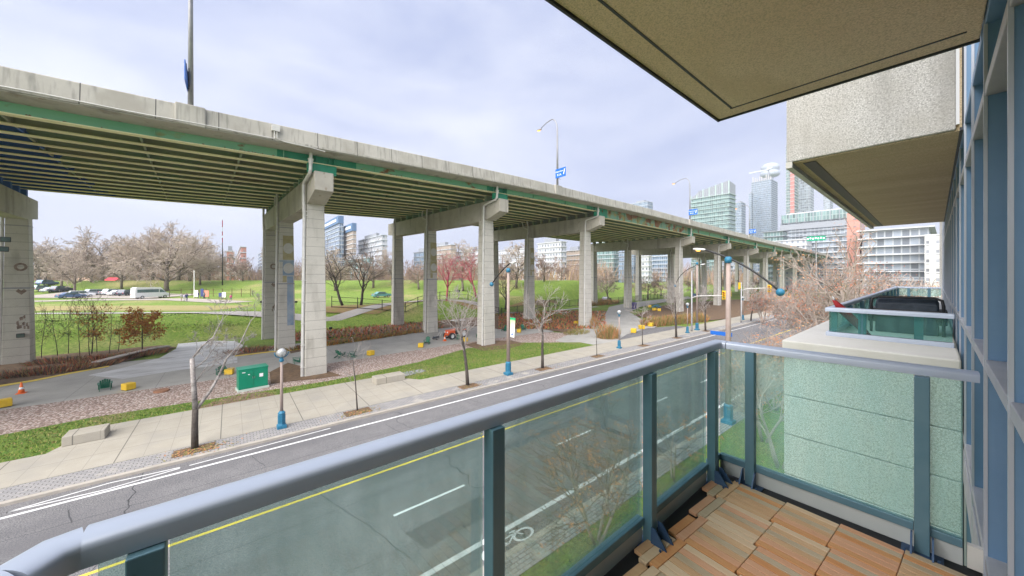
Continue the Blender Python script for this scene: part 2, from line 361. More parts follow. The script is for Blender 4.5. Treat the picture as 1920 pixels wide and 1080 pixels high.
mt['sign_blue'] = M_('sign_blue', (.01,.12,.50), .4); mt['sign_white'] = M_('sign_white', (.85,.85,.87), .5); mt['sign_green'] = M_('sign_green', (.0,.28,.16), .4)
mt['sig_yellow'] = M_('signal_yellow', (.72,.46,.02), .45); mt['yellow'] = M_('yellow_paint', (.75,.50,.03), .6, (.66,.42,.03), 5)
mt['cab_green'] = M_('cabinet_green', (.0,.21,.115), .4, (.005,.24,.14), 1.2, 4); mt['cab_base'] = M_('cabinet_plinth', (.48,.56,.5), .8)
mt['chair_green'] = M_('chair_green', (.01,.12,.07), .5); mt['orange'] = M_('cone_orange', (.8,.16,.03), .5); mt['red'] = M_('tractor_red', (.62,.10,.03), .45)
mt['bark'] = M_('dark_bark', (.05,.042,.036), .95, (.10,.085,.075), 6, 6, bump=.8, bs=25, dist=.02)
mt['bark_far'] = M_('far_bark', (.15,.12,.10), .95, (.24,.2,.17), 2)
mt['bark_pale'] = M_('pale_bark', (.17,.15,.14), .95, (.42,.39,.37), 5, 6)
mt['twig'] = M_('pale_twig', (.30,.265,.245), .95, (.40,.36,.34), 2); mt['twig_dark'] = M_('dark_twig', (.12,.095,.08), .95)
mt['twig_far'] = M_('tan_twig', (.44,.36,.30), .95, (.52,.44,.38), .6); mt['twig_pink'] = M_('pinkish_twig', (.36,.255,.225), .95, (.30,.21,.17), .5)
mt['twig_redlit'] = M_('red_lit_twig', (.45,.05,.10), .9, (.5,.12,.16), 1); mt['twig_sumac'] = M_('grey_brown_twig', (.32,.265,.235), .95, (.42,.35,.31), 3)  # crimson: red light on the trees put into twig and bark colour
mt['leaf_rust'] = M_('rust_leaf', (.46,.17,.07), .8, (.55,.29,.14), 3); mt['leaf_red'] = M_('red_brown_leaf', (.40,.10,.06), .8, (.46,.17,.08), 3)
mt['leaf_oak'] = M_('oak_leaf', (.36,.12,.02), .8, (.42,.19,.04), 3); mt['reed'] = M_('dry_reed', (.36,.24,.12), .9, (.24,.22,.08), 2); mt['reed_green'] = M_('green_reed', (.16,.2,.04), .9, (.3,.24,.09), 2)
# ================================================================== SETTING: GROUND
def terrain_sheet(name, xs, ys, mat, off=0.0, kind='structure', inside=None):
    mb = MB(); idx = {}
    for j, y in enumerate(ys):
        for i, x in enumerate(xs): idx[i, j] = len(mb.v); mb.v.append((x, y, terrain(x, y) + off))
    for j in range(len(ys)-1):
        for i in range(len(xs)-1): mb.f.append((idx[i,j], idx[i+1,j], idx[i+1,j+1], idx[i,j+1])); mb.m.append(0)
    return struct(name, mb, mat, kind=kind, smooth=True)
def frange(a, b, s):
    o = []; x = a
    while x < b - 1e-6: o.append(x); x += s
    return o + [b]
xs = [-1500, -1000, -500, -260] + frange(-180, 260, 4) + [330, 480, 800, 1500]
ys = [-1500, -800, -200, -60, 0, 20, 40, 56] + frange(60, 210, 3) + [240, 300, 420, 700, 1500]
terrain_sheet('ground', xs, ys, mt['park'], -.05)
def strip(name, x0, x1, y0, y1, z, mat):
    mb = MB(); mb.add([(x0,y0,z),(x1,y0,z),(x1,y1,z),(x0,y1,z)], [(0,1,2,3)]); return struct(name, mb, mat)
def px_poly(name, pts, z, mat, zz=0.0):
    P = [at(x, y, zz) for x, y in pts]; mb = MB(); mb.add([(p.x, p.y, zz + z) for p in P], [tuple(range(len(P)))]); return struct(name, mb, mat)
XA, XB = -60, 420
strip('road', XA, XB, 8.9, 22.98, .0, mt['asphalt'])
def kerb(name, y0, y1):
    return struct(name, MB().bx(XA, XB, y0, y1, -.2, .135), mt['kerb'], bevel=.02)
kerb('kerb', 22.98, 23.22); kerb('kerb', 8.66, 8.90)
strip('paver_band', XA, XB, 23.22, 24.62, .125, mt['paver'])
strip('pavement', XA, XB, 24.62, 28.02, .13, mt['sidewalk'])
# widened pavement up to the concrete seats
mb = MB(); P = [(-7.1, 28.02), (-5.9, 31.1), (10.2, 31.1), (12.6, 28.02)]
mb.add([(x, y, .13) for x, y in P], [(0, 1, 2, 3)][::-1]); struct('pavement', mb, mt['sidewalk'])
strip('paver_band', XA, XB, 7.95, 8.66, .125, mt['paver'])
# painted markings, 4 mm proud of the road
def paint(name, rects, mat):
    mb = MB()
    for x0, x1, y0, y1 in rects: mb.add([(x0,y0,.004),(x1,y0,.004),(x1,y1,.004),(x0,y1,.004)], [(0,1,2,3)])
    return struct(name, mb, mat)
paint('yellow_centre_line', [(XA, XB, 16.15, 16.29)], mt['paint_yellow'])
paint('white_edge_line', [(XA, XB, 21.84, 22.0)], mt['paint_white'])
paint('white_edge_line', [(XA, XB, 9.72, 9.92)], mt['paint_white'])
dx = at(740, 970).x
paint('white_lane_dashes', [(dx + 8.62*k, dx + 8.62*k + 3.05, 12.93, 13.05) for k in range(-4, 30)], mt['paint_white'])
def crack(pts, w):
    P = [at(x, y, 0) for x, y in pts]; mb = MB(); rr = random.Random(len(pts)); Q = []
    for a, b in zip(P, P[1:]):
        for k in range(8): q = a.lerp(b, k/8); Q.append((q.x + rr.gauss(0,.02), q.y + rr.gauss(0,.02)))
    for a, b in zip(Q, Q[1:]): stroke(mb, a, b, w*.6, .003)
    return struct('road_crack', mb, mt['tar'])
mt['tar'] = M_('tar_seam', (.065,.065,.07), .7); mt['patch'] = M_('newer_asphalt_patch', (.085,.083,.088), .9, (.12,.118,.122), 3, 8)
# bicycle symbol in the near cycle lane, arrow shape in the far one
def ring(mb, cx, cy, r, w, n=20, z=.004):
    for k in range(n):
        a, b = 2*math.pi*k/n, 2*math.pi*(k+1)/n
        mb.add([(cx+1.6*(r-w)*math.cos(a), cy+(r-w)*math.sin(a), z), (cx+1.6*r*math.cos(a), cy+r*math.sin(a), z), (cx+1.6*r*math.cos(b), cy+r*math.sin(b), z), (cx+1.6*(r-w)*math.cos(b), cy+(r-w)*math.sin(b), z)], [(0,1,2,3)])
def stroke(mb, p, q, w, z=.004):
    p = Vector(p); q = Vector(q); d = (q-p).normalized(); n = Vector((-d.y, d.x))*w/2
    mb.add([(*(p-n), z), (*(q-n), z), (*(q+n), z), (*(p+n), z)], [(0,1,2,3)])
mb = MB(); bx_, by_ = 7.2, 9.28
ring(mb, bx_-.55, by_-.02, .27, .07); ring(mb, bx_+.75, by_-.02, .27, .07)
for p, q in (((-.55,-.02),(-.2,.2)),((-.2,.2),(.5,.2)),((.5,.2),(.1,-.05)),((.1,-.05),(-.2,.2)),((.1,-.05),(-.55,-.02)),((.75,-.02),(.5,.3)),((.38,.32),(.62,.3)),((-.32,.3),(-.1,.26))):
    stroke(mb, (bx_+p[0], by_+p[1]), (bx_+q[0], by_+q[1]), .05)
struct('bicycle_marking', mb, mt['paint_white'])
mb = MB(); q0 = at(10, 962).x
for p, q in (((0,22.35),(3.2,22.72)),((0,22.35),(3.2,22.12)),((3.2,22.72),(6.0,22.5)),((3.2,22.12),(6.0,22.4)),((-3.5,22.45),(-.4,22.45)),((6.4,22.45),(14,22.72))):
    stroke(mb, (q0+p[0]*.8, p[1]), (q0+q[0]*.8, q[1]), .08)
struct('cycle_lane_marking', mb, mt['paint_white'])
for c_, w_ in (([(555,905),(600,927),(690,985),(785,1060)], .05), ([(470,855),(502,876)], .05), ([(126,956),(138,982)], .06), ([(722,796),(762,816)], .05), ([(860,742),(905,757)], .05), ([(640,1078),(790,1010),(900,955)], .03), ([(1080,905),(1150,880)], .03), ([(960,840),(1010,862)], .05)): crack(c_, w_)
mb = MB(); P = [at(*q_) for q_ in ((596,778),(660,762),(672,768),(612,786))]; mb.add([(a.x, a.y, .0025) for a in P], [(0,1,2,3)]); struct('road_patch', mb, mt['patch'])
mb = MB(); P = [at(*q_) for q_ in ((760,1000),(900,930),(935,955),(800,1030))]; mb.add([(a.x, a.y, .0025) for a in P], [(0,1,2,3)]); struct('road_patch', mb, mt['patch'])
# grass strips, gravel, trail
mb = MB(); P = [(-60, 28.0), (-7.1, 28.0), (-5.9, 31.08), (10.2, 31.08), (12.6, 28.0), (36, 28.0), (36, 30.5), (30, 35.0), (22.5, 36.6), (15, 33.9), (6.5, 32.6), (-6.8, 33.5), (-12, 32.6), (-60, 32.6)]
mb.add([(x, y, .10) for x, y in P], [tuple(range(len(P)))]); struct('grass_strip', mb, mt['grass'])
mb = MB(); P = [(-60, 32.0), (-12, 32.0), (-6.8, 33.0), (6.5, 32.1), (15, 33.4), (22.5, 36.0), (30, 34.5), (36, 30.0), (41, 36), (38, 39.4), (26, 39.8), (8, 39.1), (-60, 39.1)]
mb.add([(x, y, .085) for x, y in P], [tuple(range(len(P)))]); struct('gravel_bed', mb, mt['gravel'])
strip('trail', -60, 40, 39.05, 53.0, .06, mt['trail'])
strip('near_lawn', XA, XB, 1.1, 7.95, .10, mt['grass'])
px_poly('bare_earth', [(365, 770), (405, 754), (450, 742), (500, 738), (520, 744), (480, 752), (420, 768), (385, 776)], .108, mt['dirt'])
px_poly('bare_earth', [(505, 700), (540, 682), (570, 690), (622, 700), (640, 706), (600, 712), (540, 718), (508, 722)], .110, mt['mulch'])
px_poly('bare_earth', [(872, 648), (905, 640), (960, 640), (985, 646), (960, 654), (905, 660)], .112, mt['mulch'])
# pale slab area and planting beds beyond the trail
px_poly('pale_slab', [(165, 705), (235, 690), (300, 672), (330, 655), (335, 643), (360, 640), (440, 640), (456, 648), (445, 668), (445, 681), (330, 696), (230, 712)], .066, mt['slab'])
px_poly('planting_bed', [(-60, 735), (62, 716), (130, 702), (205, 688), (245, 676), (330, 652), (300, 648), (180, 660), (62, 668), (-60, 680)], .072, mt['mulch'])
px_poly('planting_bed', [(434, 668), (448, 653), (500, 652), (505, 660), (470, 667)], .074, mt['mulch'])
px_poly('planting_bed', [(545, 664), (617, 648), (700, 636), (797, 620), (800, 617), (700, 627), (617, 638), (540, 652)], .074, mt['mulch'])
px_poly('yellow_edge_line', [(-60, 737), (62, 717), (130, 703), (205, 689), (205, 687), (130, 700.5), (62, 714), (-60, 733)], .080, mt['paint_yellow'])
px_poly('yellow_edge_line', [(440, 670), (505, 662), (545, 659), (617, 649), (700, 637), (797, 621), (797, 619.6), (700, 635), (617, 646.6), (545, 656.5), (505, 660), (440, 668)], .080, mt['paint_yellow'])
px_poly('earth_bank', [(596, 640), (620, 632), (720, 626), (800, 616), (900, 612), (985, 606), (1120, 602), (1126, 592), (985, 590), (860, 592), (735, 606), (610, 618), (540, 628), (540, 640)], .070, mt['dirt'])
px_poly('earth_bank', [(935, 618), (1000, 616), (1060, 624), (1092, 618), (1130, 600), (1150, 585), (1125, 583), (985, 583), (900, 588), (900, 612)], .076, mt['mulch'])
px_poly('shaded_lawn', [(985, 592), (1010, 601), (1062, 596), (1080, 588), (1040, 584), (985, 585)], .083, mt['grass'])
# plaza and trail beyond, to the right
px_poly('trail', [(1040, 640), (1096, 650), (1165, 640), (1215, 622), (1240, 608), (1205, 600), (1180, 586), (1200, 576), (1250, 566), (1300, 560), (1290, 556), (1235, 562), (1180, 568), (1142, 576), (1135, 590), (1125, 605), (1085, 620)], .088, mt['trail'])
px_poly('dark_plaza', [(1155, 642), (1175, 628), (1215, 616), (1270, 612), (1290, 614), (1230, 628), (1165, 645)], .094, mt['asphalt'])
px_poly('dark_plaza', [(1188, 592), (1230, 600), (1300, 604), (1440, 592), (1500, 566), (1420, 560), (1310, 566), (1240, 574)], .092, mt['mulch'])
# park paths and fields (follow the terrain)
def path_ribbon(name, pts, w, mat, off):
    pts = [Vector((p.x, p.y)) for p in pts]; fine = []
    for a, b in zip(pts, pts[1:]):
        n = max(2, int((b-a).length / 2.5)); fine += [a + (b-a)*k/n for k in range(n)]
    fine.append(pts[-1]); mb = MB(); K = 4
    for i, p in enumerate(fine):
        d = (fine[min(i+1, len(fine)-1)] - fine[max(i-1, 0)]).normalized(); n = Vector((-d.y, d.x))
        for k in range(K+1):
            q = p + n*w*(k/K - .5); mb.v.append((q.x, q.y, terrain(q.x, q.y) + off))
    for i in range(len(fine)-1):
        for k in range(K): mb.f.append((i*(K+1)+k, (i+1)*(K+1)+k, (i+1)*(K+1)+k+1, i*(K+1)+k+1)); mb.m.append(0)
    return struct(name, mb, mat, smooth=True)
mt['pathgrey'] = M_('pale_path', (.33,.31,.30), .9, (.40,.38,.36), .5); mt['litter'] = M_('leaf_litter', (.26,.14,.085), .95, (.20,.19,.06), 1.2, 8); mt['pathpink'] = M_('pinkish_gravel_path', (.33,.29,.25), .9, (.39,.35,.31), .4)
path_ribbon('park_path', [atT(60, 588), atT(250, 587), atT(400, 586), atT(620, 583), atT(800, 581), atT(985, 577), atT(1120, 575)], 1.5, mt['pathgrey'], .03)
path_ribbon('leaf_litter', [atT(600, 577), atT(700, 575.5), atT(800, 574.5), atT(935, 571), atT(1050, 571)], 3.2, mt['litter'], .0)
path_ribbon('dry_lawn', [atT(20, 578), atT(200, 577), atT(440, 577)], 9.5, mt['drygrass'], -.02)
path_ribbon('park_lane', [atT(-120, 568), atT(60, 565), atT(180, 562), atT(330, 561), atT(450, 567)], 5.5, mt['pathpink'], .02)
path_ribbon('car_park', [atT(60, 554), atT(180, 555), atT(330, 556)], 14, mt['pathpink'], .05)
# ================================================================== VIADUCT
ES = [(-60,28.0),(-40,29.2),(-15,30.7),(5.5,31.7),(25.6,32.9),(47.8,35.4),(84.6,36.8),(111,38.25),(160,40.5),(260,44.5),(420,50)]
ZS = [(-60,19.3),(-9,19.93),(7,20.45),(18,20.8),(37,21.45),(55,21.75),(81,21.45),(150,21.2),(420,21.2)]
def Ed(x): return (lerp(ES, x-6) + lerp(ES, x) + lerp(ES, x+6)) / 3
def Zt(x): return (lerp(ZS, x-5) + lerp(ZS, x) + lerp(ZS, x+5)) / 3
def vn(x):
    s = (Ed(x+1) - Ed(x-1)) / 2; l = math.hypot(1, s); return Vector((-s/l, 1/l))
def dpt(x, t, z): n = vn(x); return (x + n.x*t, Ed(x) + n.y*t, Zt(x) + z)
PIERS = [-15.2, 6.2, 26.1, 48.4, 85.3, 111.5, 139, 163, 189, 214, 240, 268]
via = thing('elevated_highway', 'long raised concrete highway with green steel girders on rows of tall concrete piers', 'highway', (0, 31, 0))
VO = (0, 31, 0)
def vpart(name, mb, mats, parent=via, **k):
    return link(name, mb, mats, parent, off=VO if parent is via else None, **k)
st = sorted(set(frange(-48, 60, 3) + frange(60, 300, 6)))
def frames(xs): return [(lambda a, b, x=x: dpt(x, a, b)) for x in xs]
W = 30.4
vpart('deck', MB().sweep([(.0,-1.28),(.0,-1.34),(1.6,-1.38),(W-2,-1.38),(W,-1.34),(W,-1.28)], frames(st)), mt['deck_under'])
vpart('parapet', MB().sweep([(.02,-1.14),(.12,-.06),(.16,0),(.42,0),(.46,-.06),(.5,-1.29),(-.1,-1.29),(-.1,-1.14)], frames(st)), mt['parapet'])
vpart('parapet', MB().sweep([(W-.4,0),(W-.1,0),(W,-1.29),(W-.5,-1.29)], frames(st)), mt['parapet'])
vpart('fascia_soffit', MB().sweep([(-.02,-1.30),(-.02,-1.36),(2.1,-1.405),(1.6,-1.43),(.03,-1.35),(.03,-1.30)], frames(st)), mt['conc'])
gt = [1.62 + 2.09*k for k in range(14)]
def gdepth(x): return .74 if x < 48.4 else (1.65 if x < 85.3 else 1.1)
for gi, t in enumerate(gt):
    for zi, (xa, xb) in enumerate(((-48, 48.4), (48.4, 85.3), (85.3, 300))):
        D = 1.38 + gdepth((xa+xb)/2); xsn = [x for x in st if xa < x < xb]; xsn = [xa] + xsn + [xb]
        prof = [(t-.02,-1.38),(t-.02,-D+.06),(t+.02,-D+.06),(t+.02,-1.38)]
        fl = [(t-.27,-D+.055),(t-.27,-D),(t+.27,-D),(t+.27,-D+.055)]
        mb = MB()
        if gi == 0:
            for a, b in zip(xsn, xsn[1:]):
                m = (a+b)/2; near = min(abs(m-p) for p in PIERS)
                mb.sweep(prof, frames([a, b]), 1 if near < 2.0 else (2 if 48.4 < m < 85 else 0), cap=False)
            mb.sweep(fl, frames(xsn), 3)
            step = 2.35 if zi == 1 else 7.2
            for x in frange(xa+1, min(xb, 86)-1, step):
                mb.sweep([(t-.15,-1.44),(t-.15,-D+.07),(t-.02,-D+.07),(t-.02,-1.44)], frames([x, x+.05]), 2 if zi == 1 else 0)
            for p in PIERS:
                if xa < p < xb:
                    for q in (-.9,-.5,.5,.9): mb.sweep([(t-.22,-1.44),(t-.22,-D+.07),(t-.02,-D+.07),(t-.02,-1.44)], frames([p+q, p+q+.05]), 1)
            vpart('girder', mb, [mt['green_pale'], mt['green_fresh'], mt['green_rust'], mt['flange']])
        else:
            mb.sweep(prof, frames(xsn), 0); mb.sweep(fl, frames(xsn), 1); vpart('girder', mb, [mt['web'], mt['flange']])
rr = random.Random(77); mb = MB(); x = -16.0
while x < 46:
    w_ = rr.uniform(.06, .3); dens = math.sin(x*.55) + math.sin(x*.21 + 1) + rr.gauss(0, .6)
    if dens > .1 and min(abs(x-p) for p in PIERS) > 2.2:
        h_ = rr.uniform(.03, .17); z0 = -1.38 - .74 + .055; a = dpt(x, 1.565, z0); b = dpt(x + w_, 1.565, z0)
        mb.hexa([a, b, dpt(x + w_, 1.60, z0), dpt(x, 1.60, z0), dpt(x + w_*.2, 1.575, z0 + h_), dpt(x + w_*.8, 1.575, z0 + h_*.8), dpt(x + w_*.8, 1.60, z0 + h_*.8), dpt(x + w_*.2, 1.60, z0 + h_)])
    x += w_*rr.uniform(.7, 1.3)
vpart('rust_scale', mb, M_('dark_rust', (.10,.05,.035), .95, (.22,.10,.05), 6)).__setitem__('kind', 'stuff')
# fresh green end plates by the piers already on the outer girder; cross braces between girders
for a, b in zip(PIERS[:6], PIERS[1:7]):
    n = 3
    for k in range(1, n+1):
        x = a + (b-a)*k/(n+1); mb = MB()
        mb.bar(dpt(x, gt[0]+.03, -1.75), dpt(x, gt[-1], -1.75), .12, .5)
        vpart('cross_brace', mb, mt['web'])
CT = (4.3, 17.9, 29.0)
for pi, px_ in enumerate(PIERS):
    zc = -2.88 if px_ < 50 else -3.4
    n = vn(px_); ang = math.atan2(-n.x, n.y)
    hw = .72
    ct = 0
    def cp(s, t, z): 
        q = dpt(px_, t, zc); return (q[0] + s*n.y, q[1] - s*n.x, q[2] + z)
    top = Zt(px_) + zc
    outl = [(.85, 0), (.85, -1.55), (3.1, -2.25), (6.0, -2.45), (28.0, -2.35), (31.3, -2.0), (31.3, 0)]
    mb = MB(); N = len(outl); vs = [cp(-hw, t, z) for t, z in outl] + [cp(hw, t, z) for t, z in outl]
    mb.add(vs, [tuple(range(N)), tuple(range(2*N-1, N-1, -1))] + [(i, N+i, N+(i+1)%N, (i+1)%N) for i in range(N)])
    cap = vpart('pier_cap', mb, mt['conc'], bevel=.03)
    if pi < 8:
        gd = 1.38 + min(gdepth(px_-2), gdepth(px_+2)); hb = -gd - zc
        for k_, t in enumerate(gt): link('bearing', MB().box(dpt(px_, t, zc + hb/2), (2.2 if k_ == 0 else 1.1, .4, hb), ang), mt['green_fresh'] if k_ == 0 else mt['web'], cap, off=VO)
    for ci, t in enumerate(CT):
        q = dpt(px_, t, 0); zb = terrain(q[0], q[1]) - .3; zt_ = top - 2.0
        mb = MB(); h = zt_ - zb; mb.box((q[0], q[1], zb + h/2), (1.78, 1.6, h), ang, 0, .79)
        col = vpart('pier_column', mb, mt['column'], bevel=.05)
        if pi < 9:   # down pipes with their brackets
            mb = MB(); zz = [zb + h*k/8 for k in range(9)]
            def side(z, dx, dy):
                k = 1 - .21*(z - zb)/h; return (q[0] + (-.89*k + dx)*math.cos(ang) - dy*math.sin(ang), q[1] + (-.89*k + dx)*math.sin(ang) + dy*math.cos(ang), z)
            dyo = -.55 if ci != 1 else -.3
            pts = [side(z, -.16, dyo) for z in zz]
            if ci == 0:
                pts = pts[:-1] + [cp(-.97, 3.58, -1.2), cp(-.97, 3.55, -.72), cp(-.97, 3.38, -.52), cp(-.97, 1.3, -.14), cp(-.97, 1.08, .06), dpt(px_ - .97, 1.02, -1.42)]
            else:
                pts += [cp(-.92, t - .6, -1.4), cp(-.92, t - .5, .1), dpt(px_ - .95, t - .5, -2.0)]
            mb.tube(pts, .13, 8)
            if ci == 0: mb.tube([dpt(px_ - .97, 1.04, -2.3), dpt(px_ - .97, 1.02, -1.9)], [.15, .22], 8)
            if ci == 1: mb.tube([cp(-.92, t + .9, .1), cp(-.92, t + .7, -.3), cp(-.92, t - .5, -.75)], .11, 8); mb.tube([dpt(px_ - .95, t + .9, -2.0), cp(-.92, t + .9, .12)], .1, 8)
            if pi < 6:
                for z in frange(zb + 1.2, zt_ - 1, 1.9): c0 = side(z, -.12, dyo); mb.box(c0, (.34, .36, .07), ang)
            link('drain_pipe', mb, mt['galv'], col, off=VO, smooth=False)
        if pi < 6 and ci > 0:   # straps and cables round the column
            mb = MB()
            for z in (zt_ - 1.0, zb + h*.52):
                k = 1 - .21*(z - zb)/h; mb.box((q[0], q[1], z), (1.78*k + .05, 1.6*k + .05, .16 if z < zt_ - 2 else .1), ang)
            link('strap', mb, mt['steel'], col, off=VO)
        if ci == 1 and pi in (1, 2, 3):   # painted mural on the camera-facing side of the middle columns
            mb = MB()
            def fc(s, z):
                k = 1 - .21*(z - zb)/h; y = -(.8*k + .012); return (q[0] + s*k*math.cos(ang) - y*math.sin(ang), q[1] + s*k*math.sin(ang) + y*math.cos(ang), z)
            def sheet(s0, s1, z0, z1, mi):
                mb.add([fc(s0, z0), fc(s1, z0), fc(s1, z1), fc(s0, z1)], [(0,1,2,3)], mi)
            zc0 = zb + h*.60
            def disc(s, z, r, mi, lift=.004):
                P = [fc(s + r*math.cos(a*math.pi/10), z + r*math.sin(a*math.pi/10)) for a in range(20)]
                P = [(p[0] + lift*math.sin(ang), p[1] - lift*math.cos(ang), p[2]) for p in P]; mb.add(P, [tuple(range(20))], mi)
            sheet(-.45, .88, zc0 + 1.55, zc0 + 4.4, 0); sheet(-.45, .88, zc0 - .3, zc0 + 1.5, 1 if pi == 1 else 0); sheet(-.45, .0, zc0 - 1.1, zc0 - .34, 0)
            disc(.22, zc0 + 2.9, .62, 2); disc(.22, zc0 + .55, .62, 2)
            if pi == 1: sheet(.05, .75, zc0 - 6.2, zc0 - .4, 1); sheet(-.85, -.2, zc0 + 1.3, zc0 + 1.5, 1)
            if 'olive' not in mt:
                mt['olive'] = M_('olive_mural_paint', (.30,.26,.12), .8, (.40,.36,.22), 1.5); mt['mblue'] = M_('blue_mural_paint', (.17,.25,.36), .8, (.32,.37,.42), .8); mt['mpale'] = M_('pale_mural_paint', (.52,.51,.48), .8, (.45,.44,.4), 2)
            link('mural', mb, [mt['olive'], mt['mblue'], mt['mpale']], col, off=VO)
        if ci == 2 and pi in (0, 1):   # small brown painted marks
            mb = MB()
            def fx(s, z):
                k = 1 - .21*(z - zb)/h; x = -(.89*k + .012); return (q[0] + x*math.cos(ang) - s*math.sin(ang), q[1] + x*math.sin(ang) + s*math.cos(ang), z)
            def fy(s, z):
                k = 1 - .21*(z - zb)/h; y = -(.8*k + .012); return (q[0] + s*math.cos(ang) - y*math.sin(ang), q[1] + s*math.sin(ang) + y*math.cos(ang), z)
            G1, G2, G3 = MB(), MB(), MB(); cz, r_ = zb + h*.66, .42
            for a in range(16):
                a0, a1 = a*math.pi/8, (a+1)*math.pi/8
                G1.add([fy(.25 + r_*math.cos(a0), cz + r_*math.sin(a0)), fy(.25 + r_*math.cos(a1), cz + r_*math.sin(a1)), fy(.25 + .55*r_*math.cos(a1), cz + .55*r_*math.sin(a1)), fy(.25 + .55*r_*math.cos(a0), cz + .55*r_*math.sin(a0))], [(0,1,2,3)])
            G2.add([fy(-.05, zb + h*.50), fy(.3, zb + h*.475), fy(.65, zb + h*.50), fy(.45, zb + h*.515), fy(.3, zb + h*.503), fy(.12, zb + h*.515)], [tuple(range(6))])
            for k in range(14):
                s0 = random.uniform(0, .7); z0 = zb + h*.28 + random.uniform(-.6, .6)
                G3.add([fy(s0, z0), fy(s0 + .12, z0 + .05), fy(s0 + .1, z0 + .4), fy(s0 - .03, z0 + .3)], [(0,1,2,3)])
            if 'brown' not in mt: mt['brown'] = M_('brown_graffiti', (.16,.11,.085), .9, (.3,.24,.2), 4)
            for gm in (G1, G2, G3): link('graffiti', gm, mt['brown'], col, off=VO, fixn=False)
# conduits on the parapet face by the first lamp
mb = MB()
mb.tube([dpt(x, -.16, -1.18 - .02*math.sin(x)) for x in frange(-14, 2.6, 1)] + [dpt(2.6, -.16, -.9), dpt(2.6, -.16, -.5)], .03, 6)
mb.tube([dpt(2.75, -.16, -.5), dpt(2.75, -.16, -1.15), dpt(3.2, -.16, -1.3), dpt(5, -.16, -1.36), dpt(6, -.2, -1.5)], .03, 6)
mb.box(dpt(2.68, -.1, -.4), (.5, .24, .42), .05)
vpart('conduit', mb, mt['galv'])
for x in (-2.0, 35.6, 81.4, 126.0): vpart('lamp_pedestal', MB().box(dpt(x, .16, -.66), (1.5, .62, 1.36), math.atan2(-vn(x).x, vn(x).y), 0), mt['parapet'], bevel=.08)
# ================================================================== OWN BUILDING (u along facade, v outwards)
BROT = math.atan2(820, 659) - math.atan2(792, 659)
def bw(u, v, z): c, s = math.cos(BROT), math.sin(BROT); return Vector((u*c - v*s, u*s + v*c, z))
bld = thing('apartment_block', 'blue-grey glazed apartment facade with speckled concrete balcony blocks beside the viewer', 'building', (0,0,0), BROT)
DZ, RZ, SZ = 7.59, 8.536, 10.17
def bp(name, mb, mats, **k): return link(name, mb, mats, bld, **k)
U0, U1 = -3.2, 17.0
bp('wall', MB().bx(U0, U1, -6.0, -.30, 0, 15.5), mt['agg'])
fins = [1.87 + .835*k for k in range(-6, 18)]
for i, u in enumerate(fins):
    mb = MB(); mb.bx(u, u+.055, -.29, -.153, 0.3, 15.2)
    f_ = bp('mullion', mb, mt['fin'], bevel=.003)
    link('nose_strip', MB().bx(u-.004, u+.012, -.156, -.145, .3, 15.2), mt['finedge'], f_)
levels = [(DZ - .25, 'slab'), (DZ + .07, 'sill'), (8.56, 'tr'), (9.82, 'tr'), (SZ - .02, 'head'), (12.6, 'tr'), (4.6, 'tr'), (2.2, 'tr')]
for z, kind in levels:
    mb = MB(); h = .05 if kind != 'slab' else .25
    bp('transom', mb.bx(U0, U1, -.285, -.148, z, z + h), mt['sill'] if kind != 'head' else mt['fin'], bevel=.003)
for a, b in zip(fins, fins[1:]):
    for z0, z1 in ((DZ + .12, 8.56), (8.61, 9.82), (9.87, SZ - .02), (10.2, 12.6), (4.65, 7.2), (2.25, 4.6)):
        bp('window_pane', MB().bx(a+.055, b, -.235, -.225, z0, z1), mt['pane'])
for u in fins[::1]:
    pass
# slab of the viewer's balcony and the one above
OUT = 1.04; CU = 2.90; UB = -.62
bp('balcony_slab', MB().bx(UB, CU - .12, -.147, OUT, DZ - .22, DZ), mt['agg'], bevel=.01)
bp('balcony_slab', MB().bx(UB, CU + .0, -.145, OUT + .0, SZ, SZ + .24), mt['stucco'], bevel=.006)
mb = MB(); mb.bx(UB, CU+.012, OUT, OUT+.012, SZ-.012, SZ+.26); mb.bx(CU, CU+.012, -.145, OUT, SZ-.010, SZ+.26); bp('drip_edge', mb, mt['flash'])
mb = MB(); mb.bx(UB, CU-.13, OUT-.135, OUT-.123, SZ-.003, SZ+.01); mb.bx(CU-.14, CU-.128, -.1, OUT-.12, SZ-.003, SZ+.01); bp('drip_groove', mb, mt['flash'])
# upper neighbour balcony block
V1 = 1.0
bp('side_panel', MB().bx(4.60, 4.78, -.112, V1, SZ + .012, 12.2), mt['agg'], bevel=.008)
bp('front_panel', MB().bx(4.78, 12.3, V1 - .18, V1, SZ + .012, 12.2), mt['agg'], bevel=.008)
bp('balcony_slab', MB().bx(4.63, 12.3, -.14, V1 - .03, SZ, SZ + .22), mt['soffit_stain'])
mb = MB(); mb.bx(4.7, 12.2, V1-.22, V1-.12, SZ-.006, SZ+.02); bp('drip_groove', mb, mt['flash'])
mb = MB(); mb.bx(4.60, 12.3, V1-.05, V1+.004, SZ-.05, SZ+.012); bp('drip_edge', mb, mt['agg_top'])
mb = MB(); mb.bx(4.598, 4.78, -.130, -.112, SZ+.05, 12.2); bp('edge_trim', mb, mt['sign_white'])
mb = MB(); mb.bx(4.598, 4.78, -.142, -.130, SZ+.02, 12.2, 0); bp('edge_trim', mb, mt['soffit_stain'])
bp('joint_seal', MB().bx(4.60, 12.3, -.152, -.131, SZ-.004, 12.2), mt['flash'])
bp('end_post', MB().bx(16.6, 16.9, -.28, -.10, 8.4, SZ + 2), mt['agg'])
